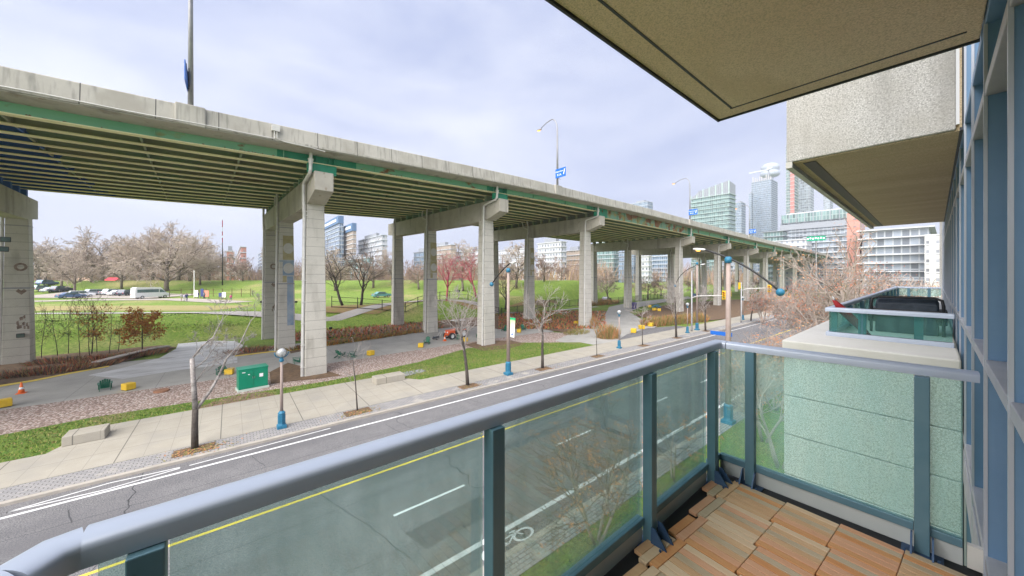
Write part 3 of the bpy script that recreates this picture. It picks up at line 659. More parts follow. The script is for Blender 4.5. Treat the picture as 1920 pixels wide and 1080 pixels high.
# lower neighbour block with coping
BT = 8.31
mb = MB(); zs = [0, 1.5, 3.0, 4.4, 5.7, 6.45, 6.9, 7.32, 7.73, BT - .14]
for a, b in zip(zs, zs[1:]): mb.bx(4.60, 16.6, -.14, 1.02, a + .005, b - .005)
bp('lower_panel', mb, mt['agg'], bevel=.006)
bp('joint_fill', MB().bx(4.625, 16.58, -.13, .995, 0, BT - .15), mt['deck_under'])
bp('coping', MB().bx(4.585, 16.62, -.14, 1.035, BT - .14, BT), mt['agg_top'], bevel=.015)
# ------------------------------------------------------------------ viewer's guard rail
rail = thing('balcony_railing', 'grey-blue balcony railing with rounded handrail and green-tinted glass, nearest the viewer', 'railing', (0,0,0), BROT)
def rp(name, mb, mats, par=rail, **k): return link(name, mb, mats, par, **k)
def railprof(w=.078, flat=.029, hh=.019):
    P = [(-w/2, 0), (w/2, 0), (w/2, flat)]
    for k in range(1, 12):
        a = math.pi*k/12; P.append((w/2*math.cos(a), flat + hh*abs(math.sin(a))**.7))
    return P + [(-w/2, flat)]
def hand(pts, name='top_rail', par=rail, w=.078, z0=RZ-.048, gap=.0015):
    """one piece of handrail along pts [(u,v)], mitred"""
    F = []
    pts = [Vector(p) for p in pts]
    for i, p in enumerate(pts):
        d0 = (pts[i]-pts[i-1]).normalized() if i else None; d1 = (pts[i+1]-pts[i]).normalized() if i < len(pts)-1 else None
        a = d0 or d1; b = d1 or d0; n0 = Vector((-a.y, a.x)); n1 = Vector((-b.y, b.x)); m = (n0+n1).normalized(); m = m / max(.3, m.dot(n0))
        F.append(lambda s, z, p=p, m=m: (p.x + m.x*s, p.y + m.y*s, z0 + z))
    o = link(name, MB().sweep(railprof(w), F), mt['rail'], par)
    for pl in o.data.polygons: pl.use_smooth = False
    return o
VR = .985; UR = 2.725
def smoothrail(o):
    for pl in o.data.polygons: pl.use_smooth = True
    o.data.set_sharp_from_angle(angle=R_(40))
for pts in ([(-.188, VR), (UR-.10, VR)], [(UR-.098, VR), (UR, VR), (UR, VR-.06)], [(UR, VR-.062), (UR+.07, -.135)], [(-.2585, VR-.0515), (-.222, VR-.008), (-.1895, VR)], [(-.68, VR-.37), (-.2595, VR-.0527)]):
    smoothrail(hand(pts))
PS = .052
def post(u, v, du, dv, br=True):
    p = rp('post', MB().bx(u-PS/2*1.0, u+PS/2, v-PS/2, v+PS/2, DZ + .012, RZ - .05), mt['post'], bevel=.003)
    if br:
        mb = MB(); x, y = du, dv; sx, sy = -dv, du
        def q(a, b, z): return (u + x*a + sx*b, v + y*a + sy*b, z)
        mb.add([q(-.045,-.07,DZ+.002), q(.15,-.07,DZ+.002), q(.15,.07,DZ+.002), q(-.045,.07,DZ+.002), q(-.045,-.07,DZ+.014), q(.15,-.07,DZ+.014), q(.15,.07,DZ+.014), q(-.045,.07,DZ+.014)], [(3,2,1,0),(4,5,6,7),(0,1,5,4),(1,2,6,5),(2,3,7,6),(3,0,4,7)])
        for b in (-.038, .032):
            P = [(.026, DZ+.014), (.125, DZ+.014), (.05, DZ+.115), (.026, DZ+.115)]
            vs = [q(a, b, z) for a, z in P] + [q(a, b+.007, z) for a, z in P]
            mb.add(vs, [(0,1,2,3),(7,6,5,4)] + [(i,4+i,4+(i+1)%4,(i+1)%4) for i in range(4)])
        for b in (-.055, .055): mb.lathe([(.011,0),(.011,.008),(.006,.009),(.006,.03),(.0,.031)], 8, q(.085, b, DZ+.014))
        link('base_bracket', mb, mt['bracket'], p)
    return p
lu = [-.105, .717, 1.735]
for u in lu: post(u, .955, 0, -1)
post(2.55, .955, 0, -1)
fv = [.785, .04]
for v in fv: post(UR-.0, v, -1, 0)
def pane(u0, u1, v0, v1):
    if u1 - u0 > abs(v1 - v0):
        rp('glass_panel', MB().bx(u0, u1, v0, v1, DZ + .135, RZ - .05), mt['glass'])
        rp('bottom_rail', MB().bx(u0, u1, v0-.014, v1+.014, DZ + .10, DZ + .14), mt['post'], bevel=.003)
        rp('fascia_panel', MB().bx(u0, u1, v0-.002, v1+.002, DZ + .012, DZ + .099), mt['panel'])
    else:
        rp('glass_panel', MB().bx(u0, u1, v0, v1, DZ + .135, RZ - .05), mt['glass'])
        rp('bottom_rail', MB().bx(u0-.014, u1+.014, v0, v1, DZ + .10, DZ + .14), mt['post'], bevel=.003)
        rp('fascia_panel', MB().bx(u0-.002, u1+.002, v0, v1, DZ + .012, DZ + .099), mt['panel'])
us = [-.20] + lu + [2.55]
for a, b in zip(us, us[1:]): pane(a + .028, b - .028, .984, .996)
pane(2.578, UR+.018, .984, .996)
vs_ = [-.115] + fv[::-1] + [.99]
for a, b in zip(vs_, vs_[1:]): pane(UR+.020, UR+.032, a + .028, b - .012)
rp('fascia_panel', MB().bx(UR+.02, UR+.05, -.147, -.10, DZ + .012, DZ + .12), mt['agg_top'])
# ------------------------------------------------------------------ deck tiles: interlocking wooden squares
struct('balcony_membrane', MB().add([tuple(bw(u, v, DZ+.003)) for u, v in ((UB,-.145),(CU-.13,-.145),(CU-.13,OUT-.01),(UB,OUT-.01))], [(0,1,2,3)]), mt['tray'])
def wood_tile(seed, L=.264, Wd=.236, slats=6):
    r = random.Random(seed); root = thing('deck_tile', '', 'deck tile'); w = L/slats
    mb = MB(); mb.bx(-L/2+.004, L/2-.004, -Wd/2+.004, Wd/2-.004, 0, .012)
    for k in range(5): mb.bx(-L/2+.001, L/2-.001, -Wd/2 + Wd*k/4 - (.004 if k else -.001), -Wd/2 + Wd*k/4 + (.004 if k < 4 else -.001), .001, .013)
    link('tray', mb, mt['tray'], root)
    for k in range(slats):
        o = link('slat', MB().bx(-L/2 + k*w + .0022, -L/2 + (k+1)*w - .0022, -Wd/2, Wd/2, .0125, .032), r.choice(WOODS), root, bevel=.0022)
    return root
protos = [wood_tile(s) for s in range(4)]
TL = 'square interlocking wooden deck tile of six slats on the balcony floor'; TG = 'wooden deck tiles on the balcony floor'
used = set(); ROT = R_(-4)
for i in range(-9, 1):
    for j in range(0, 4):
        if 2.50 + i*.267 < UB + .2: continue
        u = 2.50 + i*.267; v = .700 - j*.239 - (i % 2)*.0
        k = random.randrange(4)
        pos = bw(u, v, DZ + .004)
        ptile = protos[k]
        if k not in used: o = ptile; used.add(k); o.location = pos; o.rotation_euler = (0,0,BROT + ROT)
        else: o = dup(ptile, pos, BROT + ROT)
        o['label'] = TL; o['group'] = TG
for k in range(4):
    if k not in used:
        for c in kids(protos[k]): bpy.data.objects.remove(c)
        bpy.data.objects.remove(protos[k])
# cut slats filling the edge along the railing
for i in range(-9, 1):
    if 2.50 + i*.267 < UB + .3: continue
    for row in range(3):
        if row == 2 and i % 3 != 0: continue
        ln = .262 if row == 0 else (.262, .21, .24)[i % 3] if row == 1 else .14
        a_, b_o = (.0 if row == 0 else -.02 if row == 1 else -.05), .118 + .024 + row*.0455; cs, sn = math.cos(ROT), math.sin(ROT)
        o = link('edge_slat', MB().bx(-ln/2, ln/2, -.0215, .0215, 0, .02), WOODS[(i*3 + row*2) % 5], None, bevel=.002)
        o.location = bw(2.50 + i*.267 + a_*cs - b_o*sn, .700 + a_*sn + b_o*cs, DZ + .016); o.rotation_euler = (0, 0, BROT + ROT)
        tag(o, 'single wooden slat cut to fill the gap along the glass railing', 'deck slat', 'edge slats of the balcony floor')
# ------------------------------------------------------------------ neighbour's glass guard and barbecue
nr = thing('glass_guard', 'low teal glass guard with grey rail on top of the speckled concrete block', 'railing', (0,0,0), BROT)
u0, u1, v0, v1, g0, g1 = 5.32, 16.2, -.12, .76, BT, 8.64
smoothrail(hand([(u0, v0), (u0, v1), (u1, v1), (u1, v0)], par=nr, w=.07, z0=g1-.055))
for a, b in ((-.11, .50), (.505, v1)):
    link('glass_panel', MB().bx(u0-.006, u0+.006, a, b-.006, g0+.05, g1-.05), mt['glass2'], nr)
link('glass_panel', MB().bx(u1-.006, u1+.006, v0, v1-.02, g0+.05, g1-.05), mt['glass'], nr)
for k in range(9):
    a = u0 + (u1-u0)*k/9; b = u0 + (u1-u0)*(k+1)/9
    link('glass_panel', MB().bx(a+.008, b-.02, v1-.006, v1+.006, g0+.05, g1-.05), mt['glass2'], nr)
for k in range(10):
    a = u0 + (u1-u0)*k/9; link('post', MB().bx(a-.02 + (.05 if k == 0 else 0), a+.02 + (.05 if k == 0 else 0), v1-.06, v1-.01, g0, g1-.05), mt['post'], nr)
for v in (.50, .10): link('post', MB().bx(u0+.01, u0+.06, v-.03, v+.03, g0, g1-.05), mt['post'], nr)
for v in (.5, .1): link('post', MB().bx(u1-.06, u1-.01, v-.03, v+.03, g0, g1-.05), mt['post'], nr)
link('bottom_rail', MB().bx(u0-.03, u0+.03, v0, v1+.03, g0, g0+.045), mt['rail'], nr, bevel=.004)
link('bottom_rail', MB().bx(u0+.03, u1, v1-.03, v1+.03, g0, g0+.045), mt['rail'], nr, bevel=.004)
# covered barbecue
q = bw(6.35, .215, BT)
bbq = thing('barbecue', 'dark covered barbecue grill standing behind the teal glass guard', 'barbecue', q, BROT)
mt['cover'] = M_('dark_cover', (.02,.03,.045), .55, (.04,.055,.075), 8, bump=.4, bs=14, dist=.03)
mb = MB(); pr = [(-.20,.0),(.20,.0),(.21,.30),(.18,.37),(.05,.405),(-.10,.40),(-.18,.35)]
mb.sweep([(a, b) for a, b in pr], [(lambda a, b, y=y, k=k: (a*k, y, b*k)) for y, k in ((-.25,.9),(-.235,1),(-.1,1.02),(.1,1),(.235,1),(.25,.9))])
link('cover', mb, mt['cover'], bbq, bevel=.03)
mb = MB(); mb.tube([(-.22,-.28,.0),(-.22,-.28,.34),(-.21,-.27,.40),(-.20,-.22,.425),(-.20,.22,.425),(-.21,.27,.40),(-.22,.28,.34),(-.22,.28,.0)], .014, 8)
link('handle', mb, mt['black'], bbq, smooth=True)
link('burner_box', MB().box((.02,0,.20), (.42,.62,.16)), mt['black'], bbq, bevel=.01)
q = bw(5.62, .52, BT)
um = thing('parasol', 'closed red parasol leaning against the corner of the teal glass guard', 'parasol', q, BROT)
mt['redcloth'] = M_('red_cloth', (.42,.03,.03), .8, (.3,.02,.025), 8)
link('canopy', MB().tube([(-.02,-.05,.0),(-.09,.05,.15),(-.17,.16,.30),(-.21,.22,.40)], [.025,.04,.042,.014], 10), mt['redcloth'], um, smooth=True)
link('tip', MB().tube([(-.21,.21,.40),(-.225,.225,.44)], [.012,.004], 8), mt['sign_white'], um, smooth=True)
# ================================================================== TREES
class Tree:
    """bare tree: list of branches (points, radii, level) grown from a seed"""
    def __init__(s, seed): s.r = random.Random(seed); s.b = []
    def grow(s, p, d, L, r, lev, P):
        n = 5 if lev < 2 else 3; pts = [Vector(p)]; rad = [r]; d = Vector(d).normalized()
        end = P['end'][min(lev, len(P['end'])-1)]
        for i in range(n):
            w = P['wob'] * (1 if lev else .35)
            d = (d + Vector((s.r.gauss(0, w), s.r.gauss(0, w), s.r.gauss(0, w) + P['up'][min(lev, len(P['up'])-1)]))).normalized()
            pts.append(pts[-1] + d * (L/n)); rad.append(max(P['rmin'], r * (1 - (1-end) * (i+1)/n)))
        s.b.append((pts, rad, lev))
        if lev >= P['lev']: return
        k = P['n'][lev]; t0 = P['t0'][min(lev, len(P['t0'])-1)]
        for j in range(k):
            t = t0 + (1-t0) * (j + s.r.random()) / k; x = min(n - .001, t*n); i = int(x); f = x - i
            q = pts[i].lerp(pts[i+1], f); rr = rad[i]*(1-f) + rad[i+1]*f
            dd = (pts[i+1] - pts[i]).normalized(); az = s.r.random()*6.283 if lev else (j*2.4 + s.r.random()*.7)
            a = dd.orthogonal().normalized(); a = Matrix.Rotation(az, 3, dd) @ a
            an = R_(P['ang'][min(lev, len(P['ang'])-1)] * s.r.uniform(.75, 1.25))
            c = dd*math.cos(an) + a*math.sin(an)
            s.grow(q, c, L * P['lf'][min(lev, len(P['lf'])-1)] * s.r.uniform(.7, 1.15) * (1.15 - .45*t if lev else 1), max(P['rmin'], rr * P['rf']), lev+1, P)
    def meshes(s, split, sides=(7, 5, 3)):
        t, c = MB(), MB()
        for pts, rad, lev in s.b:
            (t if lev < split else c).tube(pts, rad, sides[min(lev, 2)] if lev < split else 3, cap=lev < split)
        return t, c
    def tips(s, minlev): return [(b[0][-1], b[0][-1] - b[0][-2]) for b in s.b if b[2] >= minlev]
def leaves(mb, tips, r, prob, k, size, spread, mi=0):
    for p, d in tips:
        if r.random() > prob: continue
        for _ in range(k):
            c = p + Vector((r.gauss(0, spread), r.gauss(0, spread), r.gauss(0, spread*.7)))
            a = Vector((r.gauss(0,1), r.gauss(0,1), r.gauss(0,1))).normalized(); b = a.orthogonal().normalized(); sz = size * r.uniform(.6, 1.3)
            mb.add([c - a*sz, c + b*sz*.45, c + a*sz, c - b*sz*.45], [(0,1,2,3)], mi)
def tree(name, label, cat, loc, T, split, mtrunk, mcrown, leafmb=None, mleaf=None, group=None, rz=0.0):
    root = thing(name, label, cat, loc, rz, group); t, c = T.meshes(split)
    link('trunk', t, mtrunk, root, smooth=True, fixn=False); 
    if c.f: link('crown', c, mcrown, root, smooth=True, fixn=False)
    if leafmb and leafmb.f: link('leaves', leafmb, mleaf, root, fixn=False)
    return root
STREET = dict(end=(.45,.35,.4,.6), wob=.13, up=(.0,.10,.06,.04), rmin=.011, lev=3, n=(7,7,5), t0=(.42,.25,.2), ang=(38,42,40), lf=(.52,.5,.5), rf=.5)
def street_tree(px, h, r, seed, label, pale=False, P=None, twig='twig', off=0):
    x = at(px, 700, 0); base = onY(px, 600, 24.25 if not off else off); base.z = .1
    T = Tree(seed); T.grow((0,0,0), (0,0,1), h*.72, r, 0, dict(STREET, **(P or {})))
    o = tree('street_tree', label, 'tree', base, T, 1, mt['bark'], mt[twig], group='bare young trees along the far pavement')
    return o, base
street_tree(670, 4.6, .05, 11, 'slender bare sapling nearest the concrete seat by the puddle', P=dict(n=(6,4,3), rmin=.008))
street_tree(877, 7.6, .15, 12, 'dark-trunked bare tree in front of the red utility tractor', P=dict(n=(10,8,6), ang=(32,40,40)))
street_tree(1017, 6.8, .15, 15, 'bare tree forking into a V just right of the banner pole', P=dict(n=(5,8,6), t0=(.55,.25,.2), ang=(45,38,38), lf=(.7,.5,.5)))
street_tree(1119, 4.4, .04, 14, 'thin bare sapling in front of the round brown shrub', P=dict(n=(5,4,3), rmin=.010))
street_tree(1205, 5.4, .06, 16, 'thin bare sapling in front of the dark plaza with yellow stools', P=dict(n=(7,5,3), rmin=.012))
street_tree(1268, 8.0, .16, 17, 'tall bare tree left of the traffic signal pole', P=dict(n=(10,8,6), ang=(28,38,40), rmin=.014))
street_tree(1323, 7.2, .15, 18, 'bare tree just right of the traffic signal pole', P=dict(n=(9,8,5), rmin=.016))
street_tree(1408, 7.0, .14, 19, 'bare street tree beyond the tall lamp with the blue ball counterweight', P=dict(n=(9,7,5), rmin=.02), off=24)
# pruned tree with a pale sawn-off stem (left)
def at_plane(pts, Y): return [onY(x, y, Y) for x, y in pts]
base = onY(365, 845, 24.2); T = Tree(5)
P2 = dict(STREET, rmin=.007, wob=.16, n=(0,6,5), t0=(.3,.45,.3), up=(.04,.05,.04,.02), lf=(.5,.4,.45))
lines = [([(365,845),(365,800),(366,765)], [.16,.14,.13]), ([(366,765),(363,720),(360,672)], [.125,.11,.10]), ([(368,768),(395,732),(410,705)], [.085,.07,.06]),
         ([(410,705),(425,672),(450,645),(470,602),(500,572)], [.06,.05,.035,.02,.01]), ([(362,670),(378,650),(400,632),(417,598),(420,585)], [.05,.045,.035,.02,.01]),
         ([(366,690),(385,675),(400,655),(412,640)], [.03,.025,.018,.01]), ([(368,715),(385,690),(392,680)], [.025,.018,.01])]
trk, stem, crn = MB(), MB(), MB()
for i, (pp, rr) in enumerate(lines):
    pts = [p - base for p in at_plane(pp, 24.2)]
    (trk if i == 0 else stem).tube(pts, rr, 7)
    if i >= 3:
        for k in range(10 if i < 5 else 5):
            j = 1 + k % (len(pts)-1); d = (pts[j] - pts[j-1]).normalized(); q = pts[j-1].lerp(pts[j], T.r.random()); a = Matrix.Rotation(T.r.random()*6.28, 3, d) @ d.orthogonal().normalized()
            T.grow(q, d + a*.8, T.r.uniform(.8, 1.5), .014, 1, dict(P2, lev=3))
for pts, rad, lev in T.b: crn.tube(pts, rad, 3, cap=False)
o = thing('street_tree', 'pruned bare tree with dark lower trunk and pale sawn-off stem left of the globe lamp', 'tree', base, 0, 'bare young trees along the far pavement')
link('trunk', trk, mt['bark'], o, smooth=True); link('pruned_stem', stem, mt['bark_pale'], o, smooth=True); link('crown', crn, mt['bark_pale'], o, smooth=True, fixn=False)
# tree pits with fallen leaves
mb = MB()
rr = random.Random(3)
for px, n in ((365, 260), (670, 150), (877, 90), (1017, 80), (1119, 60), (1205, 50)):
    b = onY(px, 600, 24.0)
    for _ in range(n):
        x = b.x + rr.gauss(.2, .7); y = 23.75 + rr.gauss(0, .28); y = max(23.05, y); a = rr.random()*6.28; sz = rr.uniform(.025, .055)
        mb.add([(x + sz*math.cos(a+q), y + sz*math.sin(a+q), .145 + rr.random()*.03) for q in (0, 1.3, 3.1, 4.5)], [(0,1,2,3)], rr.randrange(3))
struct('fallen_leaves', mb, [mt['leaf_rust'], mt['reed'], mt['reed_green']], kind='stuff', fixn=False)
mb = MB()
for px in (365, 670, 877, 1017, 1119, 1205, 1268, 1323):
    b = onY(px, 600, 24.1); mb.add([(b.x-.8, 23.5, .133), (b.x+.8, 23.5, .133), (b.x+.8, 24.45, .135), (b.x-.8, 24.45, .135)], [(0,1,2,3)])
struct('tree_pit', mb, mt['mulch'])
# sumacs and bare trees on the near side of the road
mt['twig_near'] = M_('grey_twig', (.17,.14,.12), .95, (.24,.2,.17), 3)
SUM = dict(end=(.6,.5,.45,.5), wob=.16, up=(.02,.07,.06,.03), rmin=.006, lev=3, n=(5,6,5), t0=(.35,.3,.25), ang=(42,44,42), lf=(.72,.55,.5), rf=.62)
def sumac(px, Y, h, seed, label, stems=3, r=.07, leafy=.25, mleaf='leaf_rust', P=None, lean=.25, lsize=.05, z0=.1, px_y=600, k=9, spread=.09, bark='twig_sumac'):
    base = onY(px, px_y, Y); base.z = z0; T = Tree(seed); PP = dict(SUM, **(P or {}))
    for i in range(stems):
        a = i*6.28/stems + T.r.random(); T.grow((.12*math.cos(a)*(stems > 1), .12*math.sin(a)*(stems > 1), 0), (lean*math.cos(a), lean*math.sin(a), 1), h*.55*T.r.uniform(.85, 1.1), r, 0, PP)
    lm = MB(); leaves(lm, T.tips(2), T.r, leafy*(1 if px < 1300 else .42), k, lsize*(1 if px < 1300 else .8), spread)
    return tree('bare_tree', label, 'tree', base, T, 1, mt[bark], mt['twig_sumac'] if px > 1300 else mt['twig_near'], lm, mt[mleaf], 'bare trees on the near verge')
sumac(1118, 7.35, 5.0, 21, 'many-stemmed bare tree with rust leaf clusters behind the middle glass panel', 4, .05, .10, P=dict(n=(7,7,5), ang=(48,44,42)), lean=.5, k=12, spread=.10, lsize=.04)
sumac(1262, 7.5, 3.9, 22, 'small bare tree behind the glass panel beside the corner post', 2, .04, .14, P=dict(n=(5,5,4)), k=8)
sumac(1432, 6.2, 6.2, 23, 'bare tree with crossing grey stems behind the narrow glass panel at the corner', 3, .07, .12, P=dict(n=(6,7,5)), lean=.35)
sumac(1462, 4.9, 5.6, 24, 'bare tree hugging the edge of the speckled lower wall', 3, .06, .12, lean=.3, P=dict(n=(6,6,5)))
sumac(1452, 7.2, 4.9, 25, 'low bare tree with bright rust leaves above the corner of the handrail', 4, .06, .7, 'leaf_rust', lean=.5, P=dict(n=(6,6,4), rmin=.01), k=10, lsize=.07, spread=.16)
sumac(1500, 6.6, 5.6, 26, 'leafy rust-coloured shrub tree beside the coping of the concrete block', 4, .06, .6, 'leaf_rust', lean=.5, P=dict(n=(6,6,4), rmin=.012), k=8, lsize=.08, spread=.2)
sumac(1552, 6.6, 10.0, 27, 'leaning bare tree with a bent orange-brown limb left of the barbecue', 2, .13, .30, 'leaf_red', lean=.5, P=dict(n=(7,8,5), rmin=.014), k=8, lsize=.09, spread=.25)
sumac(1597, 5.6, 13.2, 28, 'tall forked bare tree directly behind the red parasol', 2, .20, .34, 'leaf_rust', lean=.22, P=dict(n=(8,9,6), rmin=.018, t0=(.42,.25,.2)), k=8, lsize=.10, spread=.3)
for i, (px, Y, h, sd, lb) in enumerate(((1500, 12.2, 7, 31, 'bare tree left of the blue ball counterweight, beyond the road bend'), (1530, 9.5, 9, 32, 'bare tree with orange tips between the two leaning trees'), (1560, 7.6, 9.5, 33, 'bare tree with twiggy crown in front of the red brick slab'),
        (1640, 5.2, 11, 34, 'bare tree in front of the white-banded apartment slab'), (1690, 2.9, 9, 35, 'bare tree in front of the right half of the white-banded apartment slab'), (1470, 17.5, 7.5, 36, 'bare tree below the far end of the highway'), (1725, 1.8, 8.5, 37, 'bare tree close to the end of the glazed facade'), (1430, 21.5, 6.5, 38, 'bare tree behind the yellow signal on its mast arm'))):
    sumac(px, Y, h, sd, lb, 3, .11, .22, 'leaf_red' if i % 2 else 'leaf_rust', lean=.32, P=dict(n=(7,8,6), rmin=.024), k=6, lsize=.12, spread=.35)
# ------------------------------------------------------------------ park trees, far left and behind the viaduct
FAR = dict(end=(.5,.35,.3,.4,.6), wob=.14, up=(.02,.03,.0,-.01,-.02), rmin=.034, lev=4, n=(10,9,7,4), t0=(.28,.25,.2,.2), ang=(52,45,45,42), lf=(.85,.55,.52,.5), rf=.55)
def far_proto(name, label, h, r, seed, P, crown='twig_far', loc=(0,0,0), split=3, bark='bark_far'):
    T = Tree(seed); T.grow((0,0,0), (0,0,1), h*.5, r, 0, dict(FAR, **P)); return tree(name, label, 'tree', loc, T, split, mt[bark], mt[crown], group='bare trees in the park')
q = atT(312, 557); q = dep(312, 515, 104); q.z = terrain(q.x, q.y)
far_proto('park_tree', 'largest spreading bare tree with a domed crown behind the white van', 19, .62, 41, dict(n=(12,10,8,6), ang=(60,48,45,42), lf=(1.12,.58,.52,.5), t0=(.22,.25,.2,.2), up=(.02,.055,.0,-.01,-.02)), loc=q)
pA = far_proto('park_tree', 'bare park tree left of the largest tree', 14, .34, 42, dict(n=(10,9,7,4)), loc=groundpt(228, 106))
pB = far_proto('park_tree', 'bare park tree above the parked cars', 12, .3, 43, dict(n=(10,8,7,4), ang=(44,42,42,40)), loc=groundpt(150, 112))
pC = far_proto('park_tree', 'wide pinkish bare tree right of the flagpole', 10, .28, 44, dict(n=(9,7,6,3), ang=(58,50,45,40)), 'twig_pink', groundpt(455, 118))
tl = [(85, 120, .95, 'bare park tree at the left edge beside the concrete column'), (115, 104, .85, 'slim bare tree over the silver car'), (192, 122, 1.1, 'bare park tree behind the orange roof'), (262, 128, 1.15, 'bare tree left behind the domed crown'), (356, 118, 1.0, 'bare tree under the right flank of the domed crown'),
      (392, 128, .95, 'bare tree left of the flagpole'), (432, 150, .9, 'small bare tree behind the flagpole'), (75, 150, 1.2, 'distant bare tree at the far left'), (225, 160, 1.2, 'distant bare tree behind the car park'), (330, 165, 1.15, 'distant bare tree behind the white van')]
for i, (px, d, s, lb) in enumerate(tl): dup((pA, pB)[i % 2], groundpt(px, d), i*1.3, lb, scale=s*1.3)
tm = [(545, 132, .9, 'pinkish bare tree between the two left piers'), (500, 140, 1.0, 'pinkish bare tree behind the blue-painted column'), (618, 140, 1.0, 'pinkish bare tree left of the pair of forked trees'), (655, 150, .95, 'pinkish bare tree behind the blue-topped tower'), (715, 145, 1.0, 'pinkish bare tree right of the pair of forked trees'), (770, 150, 1.0, 'pinkish bare tree beyond the hill between two columns'),
      (800, 138, .9, 'pinkish bare tree left of the painted middle column'), (850, 140, .95, 'pinkish bare tree behind the crimson trees'), (905, 135, .8, 'pinkish bare tree behind the near column'), (960, 135, 1.0, 'pinkish bare tree right of the banner pole'), (1052, 128, 1.0, 'round pinkish bare tree on the green hill'), (1010, 150, 1.1, 'pinkish bare tree in front of the white lattice block'), (1130, 150, 1.0, 'pinkish bare tree beyond the hill right of the round one'), (1195, 165, 1.0, 'pinkish bare tree in front of the teal office block'), (1240, 150, 1.1, 'pinkish bare tree behind the right end of the hill'), (1300, 160, 1.2, 'pinkish bare tree beyond the highway piers'), (1360, 170, 1.2, 'pinkish bare tree beyond the far piers'), (1420, 190, 1.2, 'most distant pinkish bare tree under the highway')]
for i, (px, d, s, lb) in enumerate(tm): dup(pC, groundpt(px, d), i*.9, lb, scale=s*.8)
MID = dict(FAR, rmin=.018, n=(7,7,6,0), lev=3, t0=(.3,.3,.2), ang=(36,38,40), lf=(.95,.55,.5), up=(.03,.05,.02))
def mid(px, py, h, sd, lb, crown, bark='bark', lean=(0,0), P=None):
    q = atT(px, py); T = Tree(sd); T.grow((0,0,0), (lean[0], lean[1], 1), h*.5, .26, 0, dict(MID, **(P or {})))
    return tree('forked_tree', lb, 'tree', q, T, 2, mt[bark], mt[crown], group='forked bare trees below the highway')
mid(642, 577, 11.5, 51, 'leaning bare tree immediately right of the nearest full pier', 'twig_dark', lean=(-.35,.25))
mid(677, 576, 12.5, 52, 'dark bare tree with a wide V fork left of the second pier', 'twig_dark', lean=(.1,-.1))
mid(838, 563, 11.5, 53, 'bare tree with red light painted into its branches left of the near second column', 'twig_redlit', 'twig_redlit', lean=(.1,0))
mid(893, 566, 13.0, 54, 'bare tree with the most red light painted in, touching the near second column', 'twig_redlit', 'twig_redlit', lean=(-.2,.1))
mid(948, 565, 10.5, 55, 'dark bare tree behind the banner pole', 'twig_dark')
for i, (px, d, s, lb) in enumerate(((628, 104, 1.15, 'bare park tree with pale twigs behind the leaning dark tree'), (700, 108, 1.3, 'bare park tree with pale twigs behind the V-forked dark tree'), (735, 112, 1.1, 'bare park tree with pale twigs just left of the second pier'), (785, 106, 1.1, 'bare park tree with pale twigs seen between the second pier columns'), (868, 104, 1.3, 'bare park tree with pale twigs right behind the crimson pair'), (925, 112, 1.1, 'bare park tree with pale twigs hidden partly by the near second column'), (968, 108, 1.25, 'bare park tree with pale twigs behind the banner pole'), (1020, 118, 1.1, 'bare park tree with pale twigs left of the round pinkish tree'), (520, 116, 1.1, 'bare park tree with pale twigs framed by the first pier columns'), (548, 108, 1.0, 'bare park tree with pale twigs against the nearest full pier'), (1140, 120, 1.0, 'bare park tree with pale twigs right of the third pier'), (1215, 130, 1.1, 'bare park tree with pale twigs near the fifth far column'))):
    dup((pB, pC)[i % 2], groundpt(px, d), i*2.1, lb, scale=s)
for i, (px, d, s, lb) in enumerate(((140, 98, .9, 'bare park tree right over the white car'), (172, 112, 1.25, 'bare park tree between the hut roofs'), (286, 120, 1.5, 'bare park tree filling the gap left of the domed crown'), (335, 122, 1.5, 'bare park tree filling the gap right of the domed crown'), (375, 112, .95, 'low bare park tree left of the white notice board'), (60, 112, 1.1, 'bare park tree half hidden by the far left column'))):
    dup((pA, pB)[i % 2], groundpt(px, d), i*1.7 + .5, lb, scale=s)
for px, Y, h, sd, lb in ((1398, 8.2, 4.4, 81, 'low twiggy shrub right of the tall brown lamp pole'), (1476, 8.0, 4.8, 82, 'low twiggy shrub under the blue ball counterweight'), (1524, 7.4, 5.4, 83, 'low twiggy shrub below the leaning bare tree'), (1440, 8.3, 4.2, 84, 'low twiggy shrub over the kerb by the handrail corner')):
    sumac(px, Y, h, sd, lb, 5, .04, .0, lean=.55, P=dict(n=(7,7,5), rmin=.011))
# distant woodland that reads as one mass
mb = MB(); rr = random.Random(8)
for k in range(8000):
    px = rr.uniform(-80, 1560); d = rr.uniform(185, 290) + (60 if px > 1150 else 0); p = groundpt(px, d); hh = rr.uniform(5, 13) * (.8 + .5*math.sin(px*.013) ** 2) * (1.25 if px < 470 else 1)
    a = rr.uniform(-.5, .5); b = rr.uniform(-.5, .5); p.z += rr.random()*3
    mb.tube([p, p + Vector((a*hh*.5, b*hh*.5, hh*.55)), p + Vector((a*hh, b*hh, hh))], [.16, .12, .03], 3, cap=False, mi=k % 3)
mt['wood2'] = M_('brown_wood', (.24,.17,.13), .95); mt['wood3'] = M_('tan_wood', (.36,.27,.17), .95, (.36,.22,.10), .2)
struct('distant_woodland', mb, [mt['twig_pink'], mt['wood2'], mt['wood3']], kind='stuff', fixn=False)
